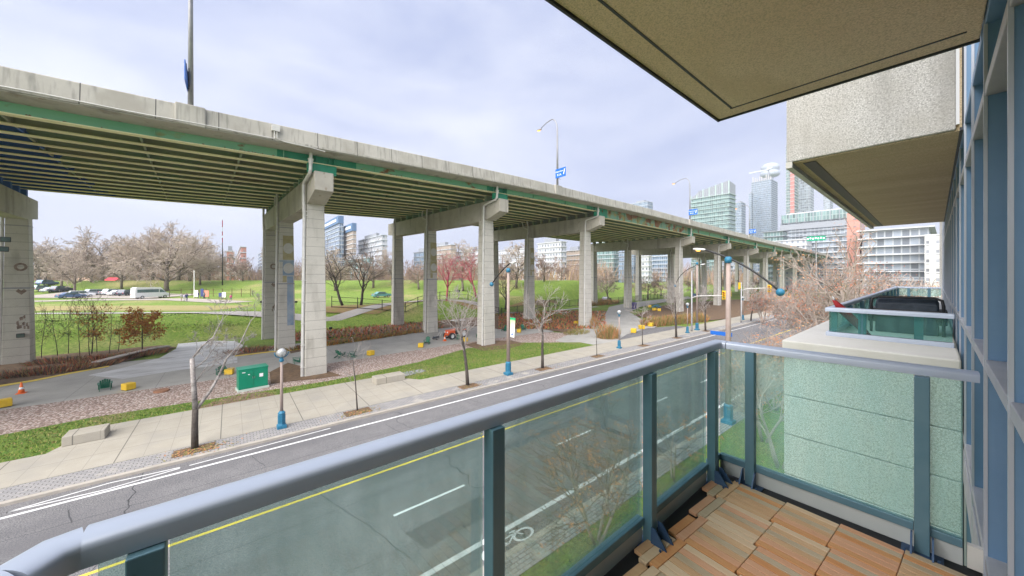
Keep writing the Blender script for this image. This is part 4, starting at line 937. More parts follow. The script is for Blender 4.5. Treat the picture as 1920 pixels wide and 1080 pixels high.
# saplings and shrubs in the planting bed
SAP = dict(end=(.3,.3,.4), wob=.13, up=(0,.1,.05), rmin=.010, lev=2, n=(13,5), t0=(.25,.3), ang=(38,38), lf=(.35,.45), rf=.45)
sp = []
for i, (px, py, h, lb) in enumerate(((78, 672, 4.6, 'bare sapling nearest the left pier'), (108, 668, 4.2, 'second bare sapling from the left pier'), (128, 664, 5.0, 'thin bare sapling left of the brown-leaved shrub'), (150, 672, 5.2, 'bare sapling in front of the stone blocks'), (168, 668, 5.6, 'bare sapling beside the brown-leaved shrub'), (182, 662, 5.8, 'tall bare sapling behind the brown-leaved shrub'), (205, 664, 5.0, 'greenish bare sapling between the two leafy shrubs'), (222, 660, 3.0, 'short bare sapling left of the young oak'))):
    T = Tree(60 + i); T.grow((0,0,0), (0,0,1), h, .035, 0, SAP); tree('sapling', lb + ' in the planting bed', 'sapling', at(px, py, 0) + Vector((0,0,.07)), T, 1, mt['bark'], mt['twig_dark'], group='bare saplings in the planting bed')
T = Tree(71); T.grow((0,0,0), (0,0,1), 4.6, .07, 0, dict(SAP, n=(20,6), t0=(.2,.2), ang=(70,45), lf=(.36,.5), up=(0,.02,.0)))
lm = MB(); leaves(lm, T.tips(1), T.r, .95, 17, .13, .2); tree('young_oak', 'young oak holding orange-brown leaves at the end of the wooden bench', 'tree', at(267, 660, 0), T, 1, mt['bark'], mt['twig_dark'], lm, mt['leaf_oak'])
T = Tree(72); T.grow((0,0,0), (0,0,1), 4.4, .06, 0, dict(SAP, n=(16,6), t0=(.2,.2), ang=(50,45), lf=(.36,.5)))
lm = MB(); leaves(lm, T.tips(1), T.r, .8, 9, .10, .22); tree('shrub_tree', 'brown-leaved shrub tree among the bare saplings', 'tree', at(172, 664, 0), T, 1, mt['bark'], mt['twig_dark'], lm, mt['leaf_oak'])
def tuft(name, label, cat, loc, rx, ry, h, n, mats, seed, group=None, w=.03):
    r = random.Random(seed); mb = MB()
    for _ in range(n):
        a = r.random()*6.283; q = math.sqrt(r.random()); x, y = rx*q*math.cos(a), ry*q*math.sin(a); hh = h*r.uniform(.5, 1.05)*(1.1 - .5*q)
        dx, dy = r.gauss(0, .3)*hh*.6 + x*.2, r.gauss(0, .3)*hh*.6 + y*.2; b = r.random()*3.14; wx, wy = w*math.cos(b), w*math.sin(b)
        mb.add([(x-wx, y-wy, 0), (x+wx, y+wy, 0), (x+dx*.5+wx*.8, y+dy*.5+wy*.8, hh*.6), (x+dx*.5-wx*.8, y+dy*.5-wy*.8, hh*.6), (x+dx, y+dy, hh)], [(0,1,2,3),(3,2,4)], r.randrange(len(mats)))
    o = link(name, mb, mats, None, fixn=False); o.location = loc; return tag(o, label, cat, group)
tuft('round_shrub', 'rounded brown shrub beside the second globe lamp', 'shrub', at(1140, 634, 0) + Vector((0,0,.08)), 1.7, 1.5, 2.4, 900, [mt['reed'], mt['leaf_rust'], mt['reed_green']], 1)
tuft('round_shrub', 'small yellow-green shrub beside the third pier column', 'shrub', at(1082, 626, 0), 2.4, 1.2, 1.0, 350, [mt['reed_green'], mt['reed']], 2)
tuft('round_shrub', 'bushy brown shrub leaning on the third pier column', 'shrub', at(1112, 612, 0), .9, .9, 2.6, 260, [mt['leaf_rust'], mt['reed']], 3)
hl = ['ornamental grass clump nearest the yellow stools', 'ornamental grass clump in the middle of the hedge left of the tall bare tree', 'ornamental grass clump behind the tall bare tree', 'ornamental grass clump behind the traffic signal pole', 'last ornamental grass clump before the far pavement bend']
for i, lb in enumerate(hl): tuft('grass_clump', lb, 'ornamental grass', at(1224 + i*21, 610 - i*2.0, 0), 2.6, 1.6, 2.0, 700, [mt['reed'], mt['reed_green'], mt['leaf_rust']], 10 + i, 'ornamental grasses round the dark plaza', w=.05)
for i, (px, py, lb) in enumerate(((255, 668, 'low leafy ground plant behind the wooden bench'), (95, 700, 'dry low plants at the front of the planting bed'), (150, 690, 'purple-brown low plants beside the yellow edge line'), (40, 705, 'dry plants at the foot of the left pier'), (120, 680, 'brown stems in the middle of the planting bed'), (200, 676, 'brown stems behind the yellow edge line'), (476, 659, 'grey twiggy plants at the foot of the blue-painted column'))):
    tuft('low_plants', lb, 'plants', at(px, py, 0) + Vector((0,0,.07)), 2.6, 1.0, .8, 420, [mt['leaf_red'], mt['reed'], mt['twig_dark']], 30 + i, 'low dry plants of the planting beds', w=.025)
for i in range(6): tuft('low_plants', ('yellow-tipped edging plants by the first trail column', 'edging plants left of the middle of the trail border', 'edging plants in the middle of the trail border', 'edging plants right of the middle of the trail border', 'edging plants near the second mural column', 'edging plants touching the second mural column')[i], 'plants', at(565 + i*42, 655 - i*6.0, 0) + Vector((0,0,.08)), 2.4, .6, .75, 360, [mt['reed_green'], mt['leaf_oak'], mt['mulch']], 50 + i, 'edging plants beside the trail', w=.03)
q = at(418, 575, 0); 
tuft('white_shrub', 'pale bare bush at the back of the pale slab', 'shrub', at(340, 632, 0), 1.6, 1.6, 3.0, 320, [mt['bark_pale']], 71, w=.012)
tuft('white_shrub', 'pale bare bush behind the pruned street tree', 'shrub', at(405, 632, 0), 2.2, 2.0, 3.4, 420, [mt['bark_pale']], 72, w=.012)
tuft('hedge', 'dry brown hedge along the metal fence right of the third pier', 'hedge', atT(1125, 571) , 9.0, 2.2, 1.9, 1500, [mt['reed'], mt['leaf_rust'], mt['reed_green']], 73, w=.05)

def tufts(name, pts_fn, n, h, w, mats, seed):
    r = random.Random(seed); mb = MB()
    for _ in range(n):
        p = pts_fn(r)
        if p is None: continue
        x, y, z = p; a = r.random()*6.28; hh = h*r.uniform(.5, 1.3); ww = w*r.uniform(.6, 1.3); dx, dy = r.gauss(0, .4)*hh, r.gauss(0, .4)*hh
        mb.add([(x-ww*math.cos(a), y-ww*math.sin(a), z), (x+ww*math.cos(a), y+ww*math.sin(a), z), (x+dx, y+dy, z+hh)], [(0,1,2)], r.choice((0,0,0,1,1,2)))
    struct(name, mb, mats, kind='stuff', fixn=False)
GM = [M_('grass_blade_green', (.10,.19,.03), .9), M_('grass_blade_lime', (.20,.27,.05), .9), M_('grass_blade_dry', (.36,.30,.12), .9)]
def strip_pt(r):
    x = r.uniform(-22, 34); y = r.uniform(28.1, 36)
    lo = lerp([(-22,28.1),(-7.1,28.1),(-5.9,31.2),(10.2,31.2),(12.6,28.1),(34,28.1)], x); hi = lerp([(-22,32.3),(-12,32.3),(-6.8,33.2),(6.5,32.4),(15,33.6),(22.5,36.2),(30,34.7),(34,31.5)], x)
    return None if y < lo or y > hi + r.gauss(0,.15) else (x, y, .1)
tufts('grass', strip_pt, 26000, .11, .03, GM, 91)
def bank_pt(r):
    px = r.uniform(60, 1000); py = r.uniform(586, 642); p = atT(px, py)
    return None if p.y < 61.5 or p.y > 71 else (p.x, p.y, p.z - .05)
tufts('grass', bank_pt, 15000, .13, .06, GM, 92)
def earth_pt(r):
    if r.random() < .6: px, py = r.uniform(935, 1135), r.uniform(584, 618)
    else: px, py = r.uniform(540, 830), r.uniform(600, 640)
    p = at(px, py); return None if 38.5 < p.y < 53 and px < 900 else (p.x, p.y, .07)
tufts('ground_cover', earth_pt, 9000, .40, .10, [mt['leaf_red'], mt['reed_green'], mt['bark']], 93)
# ================================================================== STREET FURNITURE
def globe_lamp(name, label, loc, group='globe lamps along the far pavement'):
    r = thing(name, label, 'street lamp', loc, 0, group)
    mb = MB(); mb.box((0,0,.09), (.46,.46,.18)); mb.lathe([(.21,.18),(.17,.28),(.17,.78),(.19,.82),(.19,.88),(.10,.98)], 8)
    for k in range(8): a = k*math.pi/4; mb.box((.175*math.cos(a), .175*math.sin(a), .52), (.03,.06,.5), a)
    link('base', mb, mt['blue_paint'], r, bevel=.01)
    link('pole', MB().lathe([(.085,.95),(.075,2.4),(.065,3.86)], 10), mt['pole'], r, smooth=True)
    mb = MB(); mb.lathe([(.075,3.82),(.12,3.86),(.12,3.95),(.085,4.0),(.085,4.08),(.14,4.12)], 10); link('collar', mb, mt['blue_paint'], r)
    mb = MB(); P = [(.34*math.cos(a), 0, 4.36 + .30*math.sin(a)) for a in [math.pi*(1 + k/16) for k in range(17)]]
    mb.tube(P, .028, 8); link('cradle', mb, mt['blue_paint'], r, smooth=True)
    g_ = link('globe', MB().ball((0,0,4.34), .27, 18, 10), mt['globe'], r, smooth=True)
    link('lamp_core', MB().lathe([(.06,4.12),(.07,4.34),(.2,4.40),(.14,4.52),(.05,4.57)], 10), mt['lampwhite'], g_, smooth=True)
    return r
def gl(px, py, y=None): p = at(px, py, 0); p.z = .13; return p
gA = globe_lamp('globe_lamp', 'globe lamp on a blue base beside the green cabinet', gl(528, 806))
dup(gA, gl(1161, 655), 0, 'globe lamp on a blue base in front of the brown round shrub')
dup(gA, onY(1289, 600, 25.0) + Vector((0,0,-onY(1289, 600, 25.0).z + .13)), 0, 'globe lamp just left of the traffic signal pole')
dup(gA, onY(1393, 600, 25.4) + Vector((0,0,-onY(1393, 600, 25.4).z + .13)), 0, 'most distant globe lamp, right of the tall brown lamp pole')
def mast_lamp(name, label, loc, H, armpts, ballp, rad, lit, banner=False, group='tall street lamps with ball counterweights'):
    r = thing(name, label, 'street lamp', loc, 0, group); L0 = Vector(loc)
    mb = MB(); mb.box((0,0,.1), (.62,.62,.2)); mb.lathe([(.28,.2),(.23,.34),(.23,.95),(.26,1.0),(.25,1.08),(.14,1.2)], 8)
    for k in range(8): a = k*math.pi/4; mb.box((.235*math.cos(a), .235*math.sin(a), .64), (.03,.08,.6), a)
    link('base', mb, mt['blue_paint'], r, bevel=.012)
    link('pole', MB().lathe([(rad,1.15),(rad*.85,H*.6),(rad*.72,H)], 12), mt['pole'], r, smooth=True)
    link('cap', MB().lathe([(rad*.7,H-.02),(rad*1.15,H),(rad*1.15,H+.28),(rad*.6,H+.36)], 10), mt['blue_paint'], r, smooth=True)
    pts = [Vector(p) - L0 for p in armpts]
    link('arm', MB().tube(pts, [.055]*len(pts), 8), mt['black'], r, smooth=True)
    e = pts[-1]; d = (pts[-1] - pts[-2]); d.z *= .3; d.normalize()
    hd = MB(); hd.sweep([(.13*math.cos(a), .075*math.sin(a)) for a in [k*math.pi/5 for k in range(10)]], [(lambda a, b, t=t, k=k: tuple(e + d*t + Vector((-d.y, d.x, 0))*a*k + Vector((0,0,1))*b*k)) for t, k in ((-.1,.5),(0,.9),(.35,1.15),(.6,.9),(.68,.3))])
    h_ = link('lamp_head', hd, mt['lampwhite'], r, smooth=True)
    link('lens', MB().ball(tuple(e + d*.34 + Vector((0,0,-.075))), (.2,.13,.06), 12, 6), mt['lampglow'] if lit else mt['lampwhite'], h_, smooth=True)
    b0 = Vector(ballp) - L0
    link('counterweight', MB().ball(tuple(b0), .21, 16, 10), mt['blue_paint'], r, smooth=True)
    return r
def curve(a, b, m, n=10):
    a, b, m = Vector(a), Vector(b), Vector(m); return [a*(1-t)**2 + m*2*t*(1-t) + b*t*t for t in [k/n for k in range(n+1)]]
X = 23.3
b_, l_ = onX(1463, 548, X), onX(1320, 468, X)
mast_lamp('mast_lamp', 'nearest tall brown lamp pole with a lit orange lamp and blue ball counterweight', (X, 8.3, .12), 9.6, curve(b_, l_, onX(1402, 490, X)), b_, .17, True)
p = at(953, 705); X2 = p.x
b2, l2 = onX(922, 533, X2), onX(958, 493, X2)
mL = mast_lamp('mast_lamp', 'tall brown lamp pole with blue ball carrying the green and white banner', (X2, p.y, .13), 9.1, curve(b2, l2, onX(942, 503, X2)), b2, .16, False)
mb = MB(); 
bx0, bx1 = onX(957, 600, X2).y, onX(967.5, 600, X2).y
zt1, zt2 = onX(957, 595, X2).z, onX(967, 634, X2).z
mt['banner'] = M_('printed_banner', (.9,.9,.88), .7); g = G(mt['banner']); o_ = g.obj(); sp = g.n('ShaderNodeSeparateXYZ'); g.l(o_, sp.inputs[0])
mr = g.n('ShaderNodeMapRange'); mr.inputs[1].default_value = 0; mr.inputs[2].default_value = 1.7; g.l(sp.outputs[2], mr.inputs[0])
cr = g.n('ShaderNodeValToRGB'); e = cr.color_ramp.elements; e[0].color = (.85,.88,.86,1); e[0].position = .35; e[1].color = (.02,.42,.16,1); e[1].position = .93
q_ = e.new(.86); q_.color = (.52,.72,.38,1); g.l(mr.outputs[0], cr.inputs[0]); g.setbase(cr.outputs[0])
bn = thing('banner', 'tall green-topped white banner hanging on the lamp pole', 'banner', (X2, p.y - .2, zt2))
link('cloth', MB().hexa([(-.012,-.62,0),(.012,-.62,0),(.012,-.12,0),(-.012,-.12,0),(-.012,-.80,1.72),(.012,-.80,1.72),(.012,-.08,1.72),(-.012,-.08,1.72)]), mt['banner'], bn)
mb = MB(); mb.box((-.016,-.38,.25), (.006,.3,.09)); mb.box((-.016,-.38,.37), (.006,.2,.05)); link('emblem', mb, mt['sign_blue'], bn)
mb = MB(); mb.tube([(0,.2,1.74),(0,-.85,1.74)], .02, 6); mb.tube([(0,.2,.0),(0,-.65,.0)], .02, 6); link('bracket', mb, mt['steel'], bn)
# traffic signals on the far pavement
def signal_head(name, label, p, rz=0.0):
    r = thing(name, label, 'traffic light', p, rz, 'yellow traffic signals at the crossing')
    mb = MB(); mb.box((0,0,0), (.28,.36,1.08)); mb.box((.02,0,0), (.03,.62,1.3)); link('housing', mb, mt['sig_yellow'], r, bevel=.02)
    for k, c in enumerate(('red','amber','green')):
        if 'lens_'+c not in mt: mt['lens_'+c] = M_('signal_lens_'+c, ((.25,.01,.01),(.35,.18,.01),(.01,.2,.08))[k], .3)
        z = .34 - .34*k
        l_ = link('lens', MB().ball((-.15,0,z), (.05,.12,.12), 10, 6), mt['lens_'+c], r, smooth=True)
        link('visor', MB().tube([(-.14,0,z+.05),(-.34,0,z+.04)], [.15,.15], 10, cap=False), mt['sig_yellow'], l_)
    return r
SX = 57.0
def signal_mast(label, px, Y, x, H, z_arm, y_end):
    r = thing('signal_mast', label, 'signal pole', (x, Y, .13), 0, 'traffic signal poles')
    link('pole', MB().lathe([(.17,0),(.13,.3),(.12,H)], 10), mt['steel'], r, smooth=True)
    link('mast_arm', MB().tube([(0,0,z_arm-.5),(0,-.8,z_arm-.15),(0,-2.5,z_arm),(0,y_end-Y,z_arm+.12)], [.09,.08,.07,.05], 8), mt['galv'], r, smooth=True)
    return r
p = onY(1297, 600, 25.3); signal_mast('grey signal pole with a mast arm beside the third globe lamp', 1297, 25.3, p.x, 9.5, 5.7, 20.4)
q = onX(1352, 545, p.x); 
signal_head('traffic_light', 'yellow traffic signal on the first mast arm, left of the tall brown pole', Vector((p.x - .1, 20.6, 6.0)))
p2_ = onY(1390, 600, 24.2); signal_mast('second grey signal pole with a mast arm, right of the tall brown pole', 1390, 24.2, p2_.x, 7.5, 6.4, onX(1436, 540, p2_.x).y)
signal_head('traffic_light', 'yellow traffic signal at the tip of the second mast arm', onX(1443, 541, p2_.x))
signal_head('traffic_light', 'yellow traffic signal on the second signal pole seen from its side', Vector((p2_.x + .1, 24.5, 6.9)), R_(70))
signal_head('traffic_light', 'yellow traffic signal just left of the tall brown pole', onX(1367, 551, p2_.x), R_(90))
X3 = 70.0
signal_mast('third grey signal pole hidden among the trees on the right', 1560, 10.5, X3, 7.4, 6.3, 7.0)
signal_head('traffic_light', 'yellow traffic signal seen among the bare trees left of the red parasol', onX(1554, 556, X3))
signal_head('traffic_light', 'yellow traffic signal nearest the red parasol', onX(1583, 540, X3))
p = onY(1298, 600, 25.6)
mast_lamp('mast_lamp', 'distant tall lamp pole with an arched arm above the grass clumps', (p.x + 1, 25.3, .13), 10.5, curve(onX(1268, 530, p.x + 1), onX(1314, 496, p.x + 1), onX(1280, 503, p.x + 1)), onX(1266, 536, p.x + 1), .16, False)
p = onX(1352, 626, 26.0)
sg = thing('street_sign', 'small blue street name plate just above the corner of the handrail', 'sign', (26.0, p.y, .13))
link('plate', MB().box((0,0,p.z - .13 + .02), (.03,1.35,.26)), mt['sign_blue'], sg, bevel=.01); link('post', MB().lathe([(.03,0),(.03,p.z-.2)], 8), mt['steel'], sg)
# ------------------------------------------------------------------ highway lamps and district signs
def hw_lamp(label, x, H=9.6, sign=True, lit=True):
    b = Vector(dpt(x, .16, .02)); r = thing('highway_lamp', label, 'street lamp', b, 0, 'lamps standing on the highway parapet')
    P = [(0,0,0),(0,0,H*.55),(0,.02,H*.80)] + [(0, 1.2 - 1.2*math.cos(a), H*.80 + (H*.2)*math.sin(a)) for a in (.3,.6,.9,1.2,1.5)] + [(0,2.2,H*.985),(0,3.3,H*.94)]
    link('pole', MB().tube(P, [.15,.12,.10] + [.07]*5 + [.06,.05], 10), mt['steel'], r, smooth=True)
    h_ = link('lamp_head', MB().ball((0,3.65,H*.93), (.2,.5,.12), 12, 6), mt['steel'], r, smooth=True)
    link('lens', MB().ball((0,3.75,H*.93-.08), (.15,.3,.09), 12, 6), mt['lampglow'] if lit else mt['lampwhite'], h_, smooth=True)
    return b
def hw_sign(label, b, z=1.5):
    r = thing('district_sign', label, 'sign', b + Vector((-.16, -.75, z)), 0, 'blue district signs on the highway lamps')
    link('panel', MB().box((0,0,0), (.05,1.9,1.25)), mt['sign_blue'], r, bevel=.01)
    mb = MB(); mb.box((.12,.1,.0), (.05,.06,1.2)); mb.bar((.05,.62,-.5), (.1,.1,-.9), .04, .04); mb.bar((.05,-.7,.5), (.1,.8,-.5), .03, .03); link('bracket', mb, mt['black'], r)
    def text(s, y, zz, size):
        cu = bpy.data.curves.new('lettering', 'FONT'); cu.body = s; cu.size = size; cu.align_x = 'CENTER'; cu.extrude = .004
        o = bpy.data.objects.new('lettering', cu); COL.objects.link(o)
        dg = bpy.context.evaluated_depsgraph_get(); me = bpy.data.meshes.new_from_object(o.evaluated_get(dg)); bpy.data.objects.remove(o)
        me.materials.clear(); me.materials.append(mt['sign_white'])
        k = bpy.data.objects.new('lettering', me); COL.objects.link(k); k.parent = r; k.location = (-.030, y, zz); k.rotation_euler = (R_(90), 0, R_(-90))
    text('Waterfront', .2, .12, .30); text('B.I.A.', .2, -.36, .40)
    mb = MB(); mb.bar((-.030,-.58,-.32), (-.030,-.78,.40), .12, .006); mb.bar((-.030,-.50,.18), (-.030,-.78,.42), .08, .006); link('arrow', mb, mt['sign_white'], r)
HWX = [(-2.0, 'nearest highway lamp pole with a blue sign seen edge-on'), (35.6, 'second highway lamp with a curved neck and orange light'), (81.4, 'third highway lamp with a curved neck left of the teal tower'), (127.0, 'fourth highway lamp in front of the tower under construction')]
SGL = ['blue district sign seen edge-on on the nearest highway lamp', 'blue district sign on the second highway lamp', 'blue district sign in front of the teal tower', 'blue district sign below the tower under construction']
for (x, lb), sl in zip(HWX, SGL): hw_sign(sl, hw_lamp(lb, x, 9.6 if x > 0 else 14), 1.6 if x < 100 else 1.2)
p = onX(1530, 447, 95.0); gs = thing('road_sign', 'green overhead road sign beyond the far trees', 'sign', (95, p.y, 0))
link('panel', MB().box((0,0,p.z), (.08,3.0,.95)), mt['sign_green'], gs); mb = MB()
for k in range(7): mb.box((-.045,1.3-.42*k,p.z+(.08 if k % 2 else -.02)), (.01,.26,.34))
link('lettering', mb, mt['sign_white'], gs); link('post', MB().lathe([(.14,0),(.12,p.z+.4)], 8, (.15,0,0)), mt['steel'], gs)
# ------------------------------------------------------------------ things by the pavement and along the trail
p = at(474, 733); cab = thing('utility_cabinet', 'green two-door electrical cabinet on a pale plinth in the grass strip', 'cabinet', (p.x, p.y + .55, .1), R_(6))
link('plinth', MB().box((0,0,.06), (2.0,1.25,.16)), mt['cab_base'], cab, bevel=.01)
link('body', MB().box((0,0,.87), (1.86,1.1,1.46)), mt['cab_green'], cab, bevel=.015)
link('lid', MB().box((0,0,1.64), (1.92,1.18,.08)), mt['cab_green'], cab, bevel=.015)
for s in (-1, 1):
    d_ = link('door', MB().box((s*.46,-.562,.87), (.89,.03,1.38)), mt['cab_green'], cab, bevel=.006)
    link('handle', MB().box((s*.06,-.59,.95), (.03,.03,.16)), mt['steel'], d_)
link('sticker', MB().box((.48,-.582,1.05), (.24,.008,.26)), mt['sign_white'], cab)
mb = MB(); mb.box((-.62,-.582,1.42), (.2,.008,.05)); link('nameplate', mb, mt['sign_white'], cab)
mb = MB(); mb.box((-.3,-.582,1.22), (.1,.008,.06)); link('nameplate', mb, mt['sign_white'], cab)
for px, py, lb, w in ((733, 723, 'pale concrete seat block beside the puddle', 2.4), (157, 838, 'pale concrete seat block at the left end of the widened pavement', 1.5)):
    p = at(px, py - 3, 0); tag(struct('x', MB().box((0,0,.26), (w,1.15,.5), 0, 0, .985), mt['sidewalk'], bevel=.03), lb, 'concrete block', 'concrete seat blocks')
    o = bpy.context.scene.objects['x']; o.name = 'concrete_block'; del o['kind']; o.location = (p.x, p.y + .55, .12)
mb = MB(); P = [at(*q_) for q_ in ((700,718),(735,704),(790,694),(800,698),(760,708),(720,720))]
mt['puddle'] = M_('wet_puddle', (.22,.21,.20), .08, spec=.9); mb.add([(a.x, a.y, .108) for a in P], [tuple(range(6))]); struct('puddle', mb, mt['puddle'])
mh = link('manhole_cover', MB().lathe([(.0,0),(.46,0),(.46,.10),(.40,.13),(.0,.13)], 20), M_('rusty_iron', (.25,.12,.07), .8, (.32,.17,.1), 9), None); mh.location = at(303, 736) + Vector((0,0,.085)); tag(mh, 'rusty round manhole cover in the gravel', 'manhole cover')
def adirondack():
    r = thing('garden_chair', '', 'chair')
    mb = MB()
    for k in range(5): mb.bar((.32-.13*k, -.26, .36-.045*k), (.32-.13*k, .26, .36-.045*k), .11, .025)
    link('seat', mb, mt['chair_green'], r)
    mb = MB()
    for k in range(5): y = (k-2)*.105; mb.bar((-.14, y*.9, .18), (-.46, y*1.12, .95 - abs(k-2)*.05), .10, .025)
    mb.bar((-.33,-.27,.62), (-.33,.27,.62), .05, .06); link('backrest', mb, mt['chair_green'], r)
    for s in (-1, 1):
        link('armrest', MB().bar((.40, s*.34, .54), (-.38, s*.34, .52), .13, .025), mt['chair_green'], r)
        link('leg', MB().bar((.33, s*.32, 0), (.33, s*.32, .53), .09, .03), mt['chair_green'], r)
        link('leg', MB().bar((.36, s*.29, .36), (-.52, s*.29, .02), .03, .11), mt['chair_green'], r)
    return r
CHAIRS = [(197,732,100,'green garden chair nearest the orange cone, back to the road'), (415,704,95,'green garden chair behind the pruned street tree'), (558,682,185,'green garden chair left of the nearest full pier'), (638,671,30,'left one of the two facing green garden chairs by the near pier'), (660,671,150,'right one of the two facing green garden chairs by the near pier'), (801,646,230,'green garden chair right of a yellow stool in the middle of the trail'), (861,638,60,'green garden chair in front of the red tractor'), (899,634,90,'green garden chair leaning close to the second pier'), (946,622,200,'green garden chair left of the banner'), (981,620,250,'green garden chair right of the banner')]
c0 = None
for i, (px, py, a, lb) in enumerate(CHAIRS):
    p = at(px, py) + Vector((0,0,.062 if py < 700 or px > 190 else .09))
    if not c0: c0 = adirondack(); c0.location = p; c0.rotation_euler = (0,0,R_(a)); c0['label'] = lb; c0['group'] = 'green garden chairs along the trail'; c0.scale = (.98,)*3
    else: dup(c0, p, R_(a), lb)
STOOLS = [(8,765,'yellow cube stool at the left edge of the picture'), (241,732,'yellow cube stool right of the chair near the cone'), (430,703,'yellow cube stool left of the green cabinet'), (695,667,'yellow cube stool right of the two facing chairs'), (789,652,'yellow cube stool left of a chair in the middle of the trail'), (872,641,'yellow cube stool in front of the red tractor'), (973,624,'yellow cube stool right of the banner'), (1080,608,'yellow cube stool beside the third pier'), (1188,625,'first of three yellow stools on the dark plaza'), (1203,618,'middle of three yellow stools on the dark plaza'), (1220,613,'last of three yellow stools on the dark plaza'), (1218,577,'yellow stool left of the blue table'), (1227,583,'yellow stool below the blue table'), (1236,584,'yellow stool right of the blue table')]
s0 = None
for i, (px, py, lb) in enumerate(STOOLS):
    p = at(px, py) + Vector((0,0,.065 if i < 8 else .095))
    if i == 0:
        s0 = thing('cube_stool', lb, 'stool', p, R_(20), 'yellow cube stools along the trail')
        link('body', MB().box((0,0,.27), (.62,.62,.5)), mt['yellow'], s0, bevel=.05); link('foot', MB().box((0,0,.012), (.56,.56,.024)), mt['black'], s0); s0.location.z = .09
    else: dup(s0, p, R_(37*i), lb, scale=1.0 if i < 8 else 1.25)
def cone(name, label, p):
    r = thing(name, label, 'traffic cone', p, 0, 'orange traffic cones'); link('base', MB().box((0,0,.02), (.42,.42,.04)), mt['orange'], r, bevel=.01)
    link('body', MB().lathe([(.16,.04),(.115,.28),(.085,.42),(.035,.76)], 16), mt['orange'], r, smooth=True)
    link('collar', MB().lathe([(.118,.285),(.089,.425)], 16), mt['sign_white'], r, smooth=True); return r
cA = cone('traffic_cone', 'orange and white traffic cone on the trail at the left', at(40, 739) + Vector((0,0,.062))); cA.scale = (1.1,)*3
dup(cA, at(834, 640) + Vector((0,0,.062)), 0, 'orange and white traffic cone beside the red tractor')
# long low timber bench with a curved end
q = [at(180, 688), at(240, 672), at(290, 660), at(316, 656)]; bo = q[1]
bench = thing('timber_bench', 'long low timber bench along the edge of the planting bed', 'bench', (bo.x, bo.y, .06))
mt['timber'] = M_('weathered_timber', (.30,.19,.12), .85, (.38,.27,.19), 2, stretch=(1, 6, 6)); mt['timber_top'] = M_('grey_timber_top', (.42,.38,.35), .85, (.5,.46,.43), 2)
mb = MB(); fr = [v - bo for v in q]; 
for a, b in zip(fr, fr[1:]): mb.bar((a.x, a.y, .42), (b.x, b.y, .42), .75, .09)
link('seat', mb, mt['timber_top'], bench)
mb = MB()
for a, b in zip(fr, fr[1:]): mb.bar((a.x, a.y - .3, .27), (b.x, b.y - .3, .27), .1, .2)
link('front_board', mb, mt['timber'], bench)
for k in range(6):
    t = k/5*2.9; a = fr[int(t)].lerp(fr[int(t)+1], t - int(t)); link('leg', MB().box((a.x, a.y, .19), (.16,.6,.36)), mt['timber'], bench)
# red utility tractor and the little hand cart
def wheel(mb_t, mb_r, c, r, w):
    mb_t.sweep([(r*.62, -w/2), (r*.96, -w/2), (r, -w*.3), (r, w*.3), (r*.96, w/2), (r*.62, w/2)], [(lambda a, b, t=t: (c[0] + a*math.cos(t), c[1] + b, c[2] + a*math.sin(t))) for t in [2*math.pi*k/18 for k in range(19)]], cap=False)
    mb_r.sweep([(0.02, -w*.25), (r*.63, -w*.35), (r*.63, w*.35), (.02, w*.25)], [(lambda a, b, t=t: (c[0] + a*math.cos(t), c[1] + b, c[2] + a*math.sin(t))) for t in [2*math.pi*k/18 for k in range(19)]], cap=False)
tr = thing('utility_tractor', 'red utility tractor with black wheels parked on the trail by the second pier', 'tractor', at(855, 634) + Vector((0,0,.06)), R_(8)); tr.scale = (1.25,)*3
mb = MB(); mb.sweep([(-.36,.5),(.36,.5),(.36,.9),(.28,1.0),(-.28,1.0),(-.36,.9)], [(lambda a, b, x=x, k=k, dz=dz: (x, a*k, b + dz)) for x, k, dz in ((-1.35,.85,-.08),(-1.2,1,0),(-.5,1.02,.02),(-.35,.95,.05))]); link('bonnet', mb, mt['red'], tr, bevel=.03)
mb = MB(); mb.box((.1,0,.52), (2.2,.6,.22)); mb.box((.55,0,.72), (.7,.8,.14)); link('chassis', mb, mt['black'], tr, bevel=.02)
for y in (-.5, .5): link('mudguard', MB().box((.55,y,.92), (.9,.34,.10)), mt['red'], tr, bevel=.04)
mb = MB(); mb.box((.5,0,.9), (.45,.5,.12)); mb.box((.72,0,1.15), (.1,.48,.5)); link('seat', mb, mt['cover'], tr, bevel=.03)
link('steering_wheel', MB().lathe([(.17,0),(.19,.02),(.17,.04)], 14, (.05,0,1.18)), mt['black'], tr)
link('canopy', MB().box((.35,0,1.95), (1.5,1.1,.08)), mt['lampwhite'], tr, bevel=.03)
for x, y in ((-.3,-.45),(-.3,.45),(1.0,-.45),(1.0,.45)): link('canopy_post', MB().bar((x,y,.8), (x,y,1.92), .05, .05), mt['black'], tr)
for x, r_ in ((-.95,.36),(.65,.5)):
    for y in (-.52,.52): a, b = MB(), MB(); wheel(a, b, (x,y,r_), r_, .28); w_ = link('wheel', a, mt['black'], tr, smooth=True); link('rim', b, mt['lampwhite'], w_)
for y in (-.22,.22): link('headlight', MB().ball((-1.36,y,.78), (.05,.1,.08), 10, 6), mt['sign_white'], tr, smooth=True)
ht = thing('hand_cart', 'small dark hand cart lying on the trail left of the orange cone', 'cart', at(818, 637) + Vector((0,0,.06)), R_(20))
link('bed', MB().box((0,0,.3), (.9,.55,.12)), mt['cover'], ht, bevel=.03)
for y in (-.3,.3): a, b = MB(), MB(); wheel(a, b, (-.2,y,.2), .2, .1); w_ = link('wheel', a, mt['black'], ht); link('rim', b, mt['galv'], w_)
link('handle', MB().tube([(.4,-.2,.35),(.95,-.18,.9),(.95,.18,.9),(.4,.2,.35)], .025, 6), mt['galv'], ht)
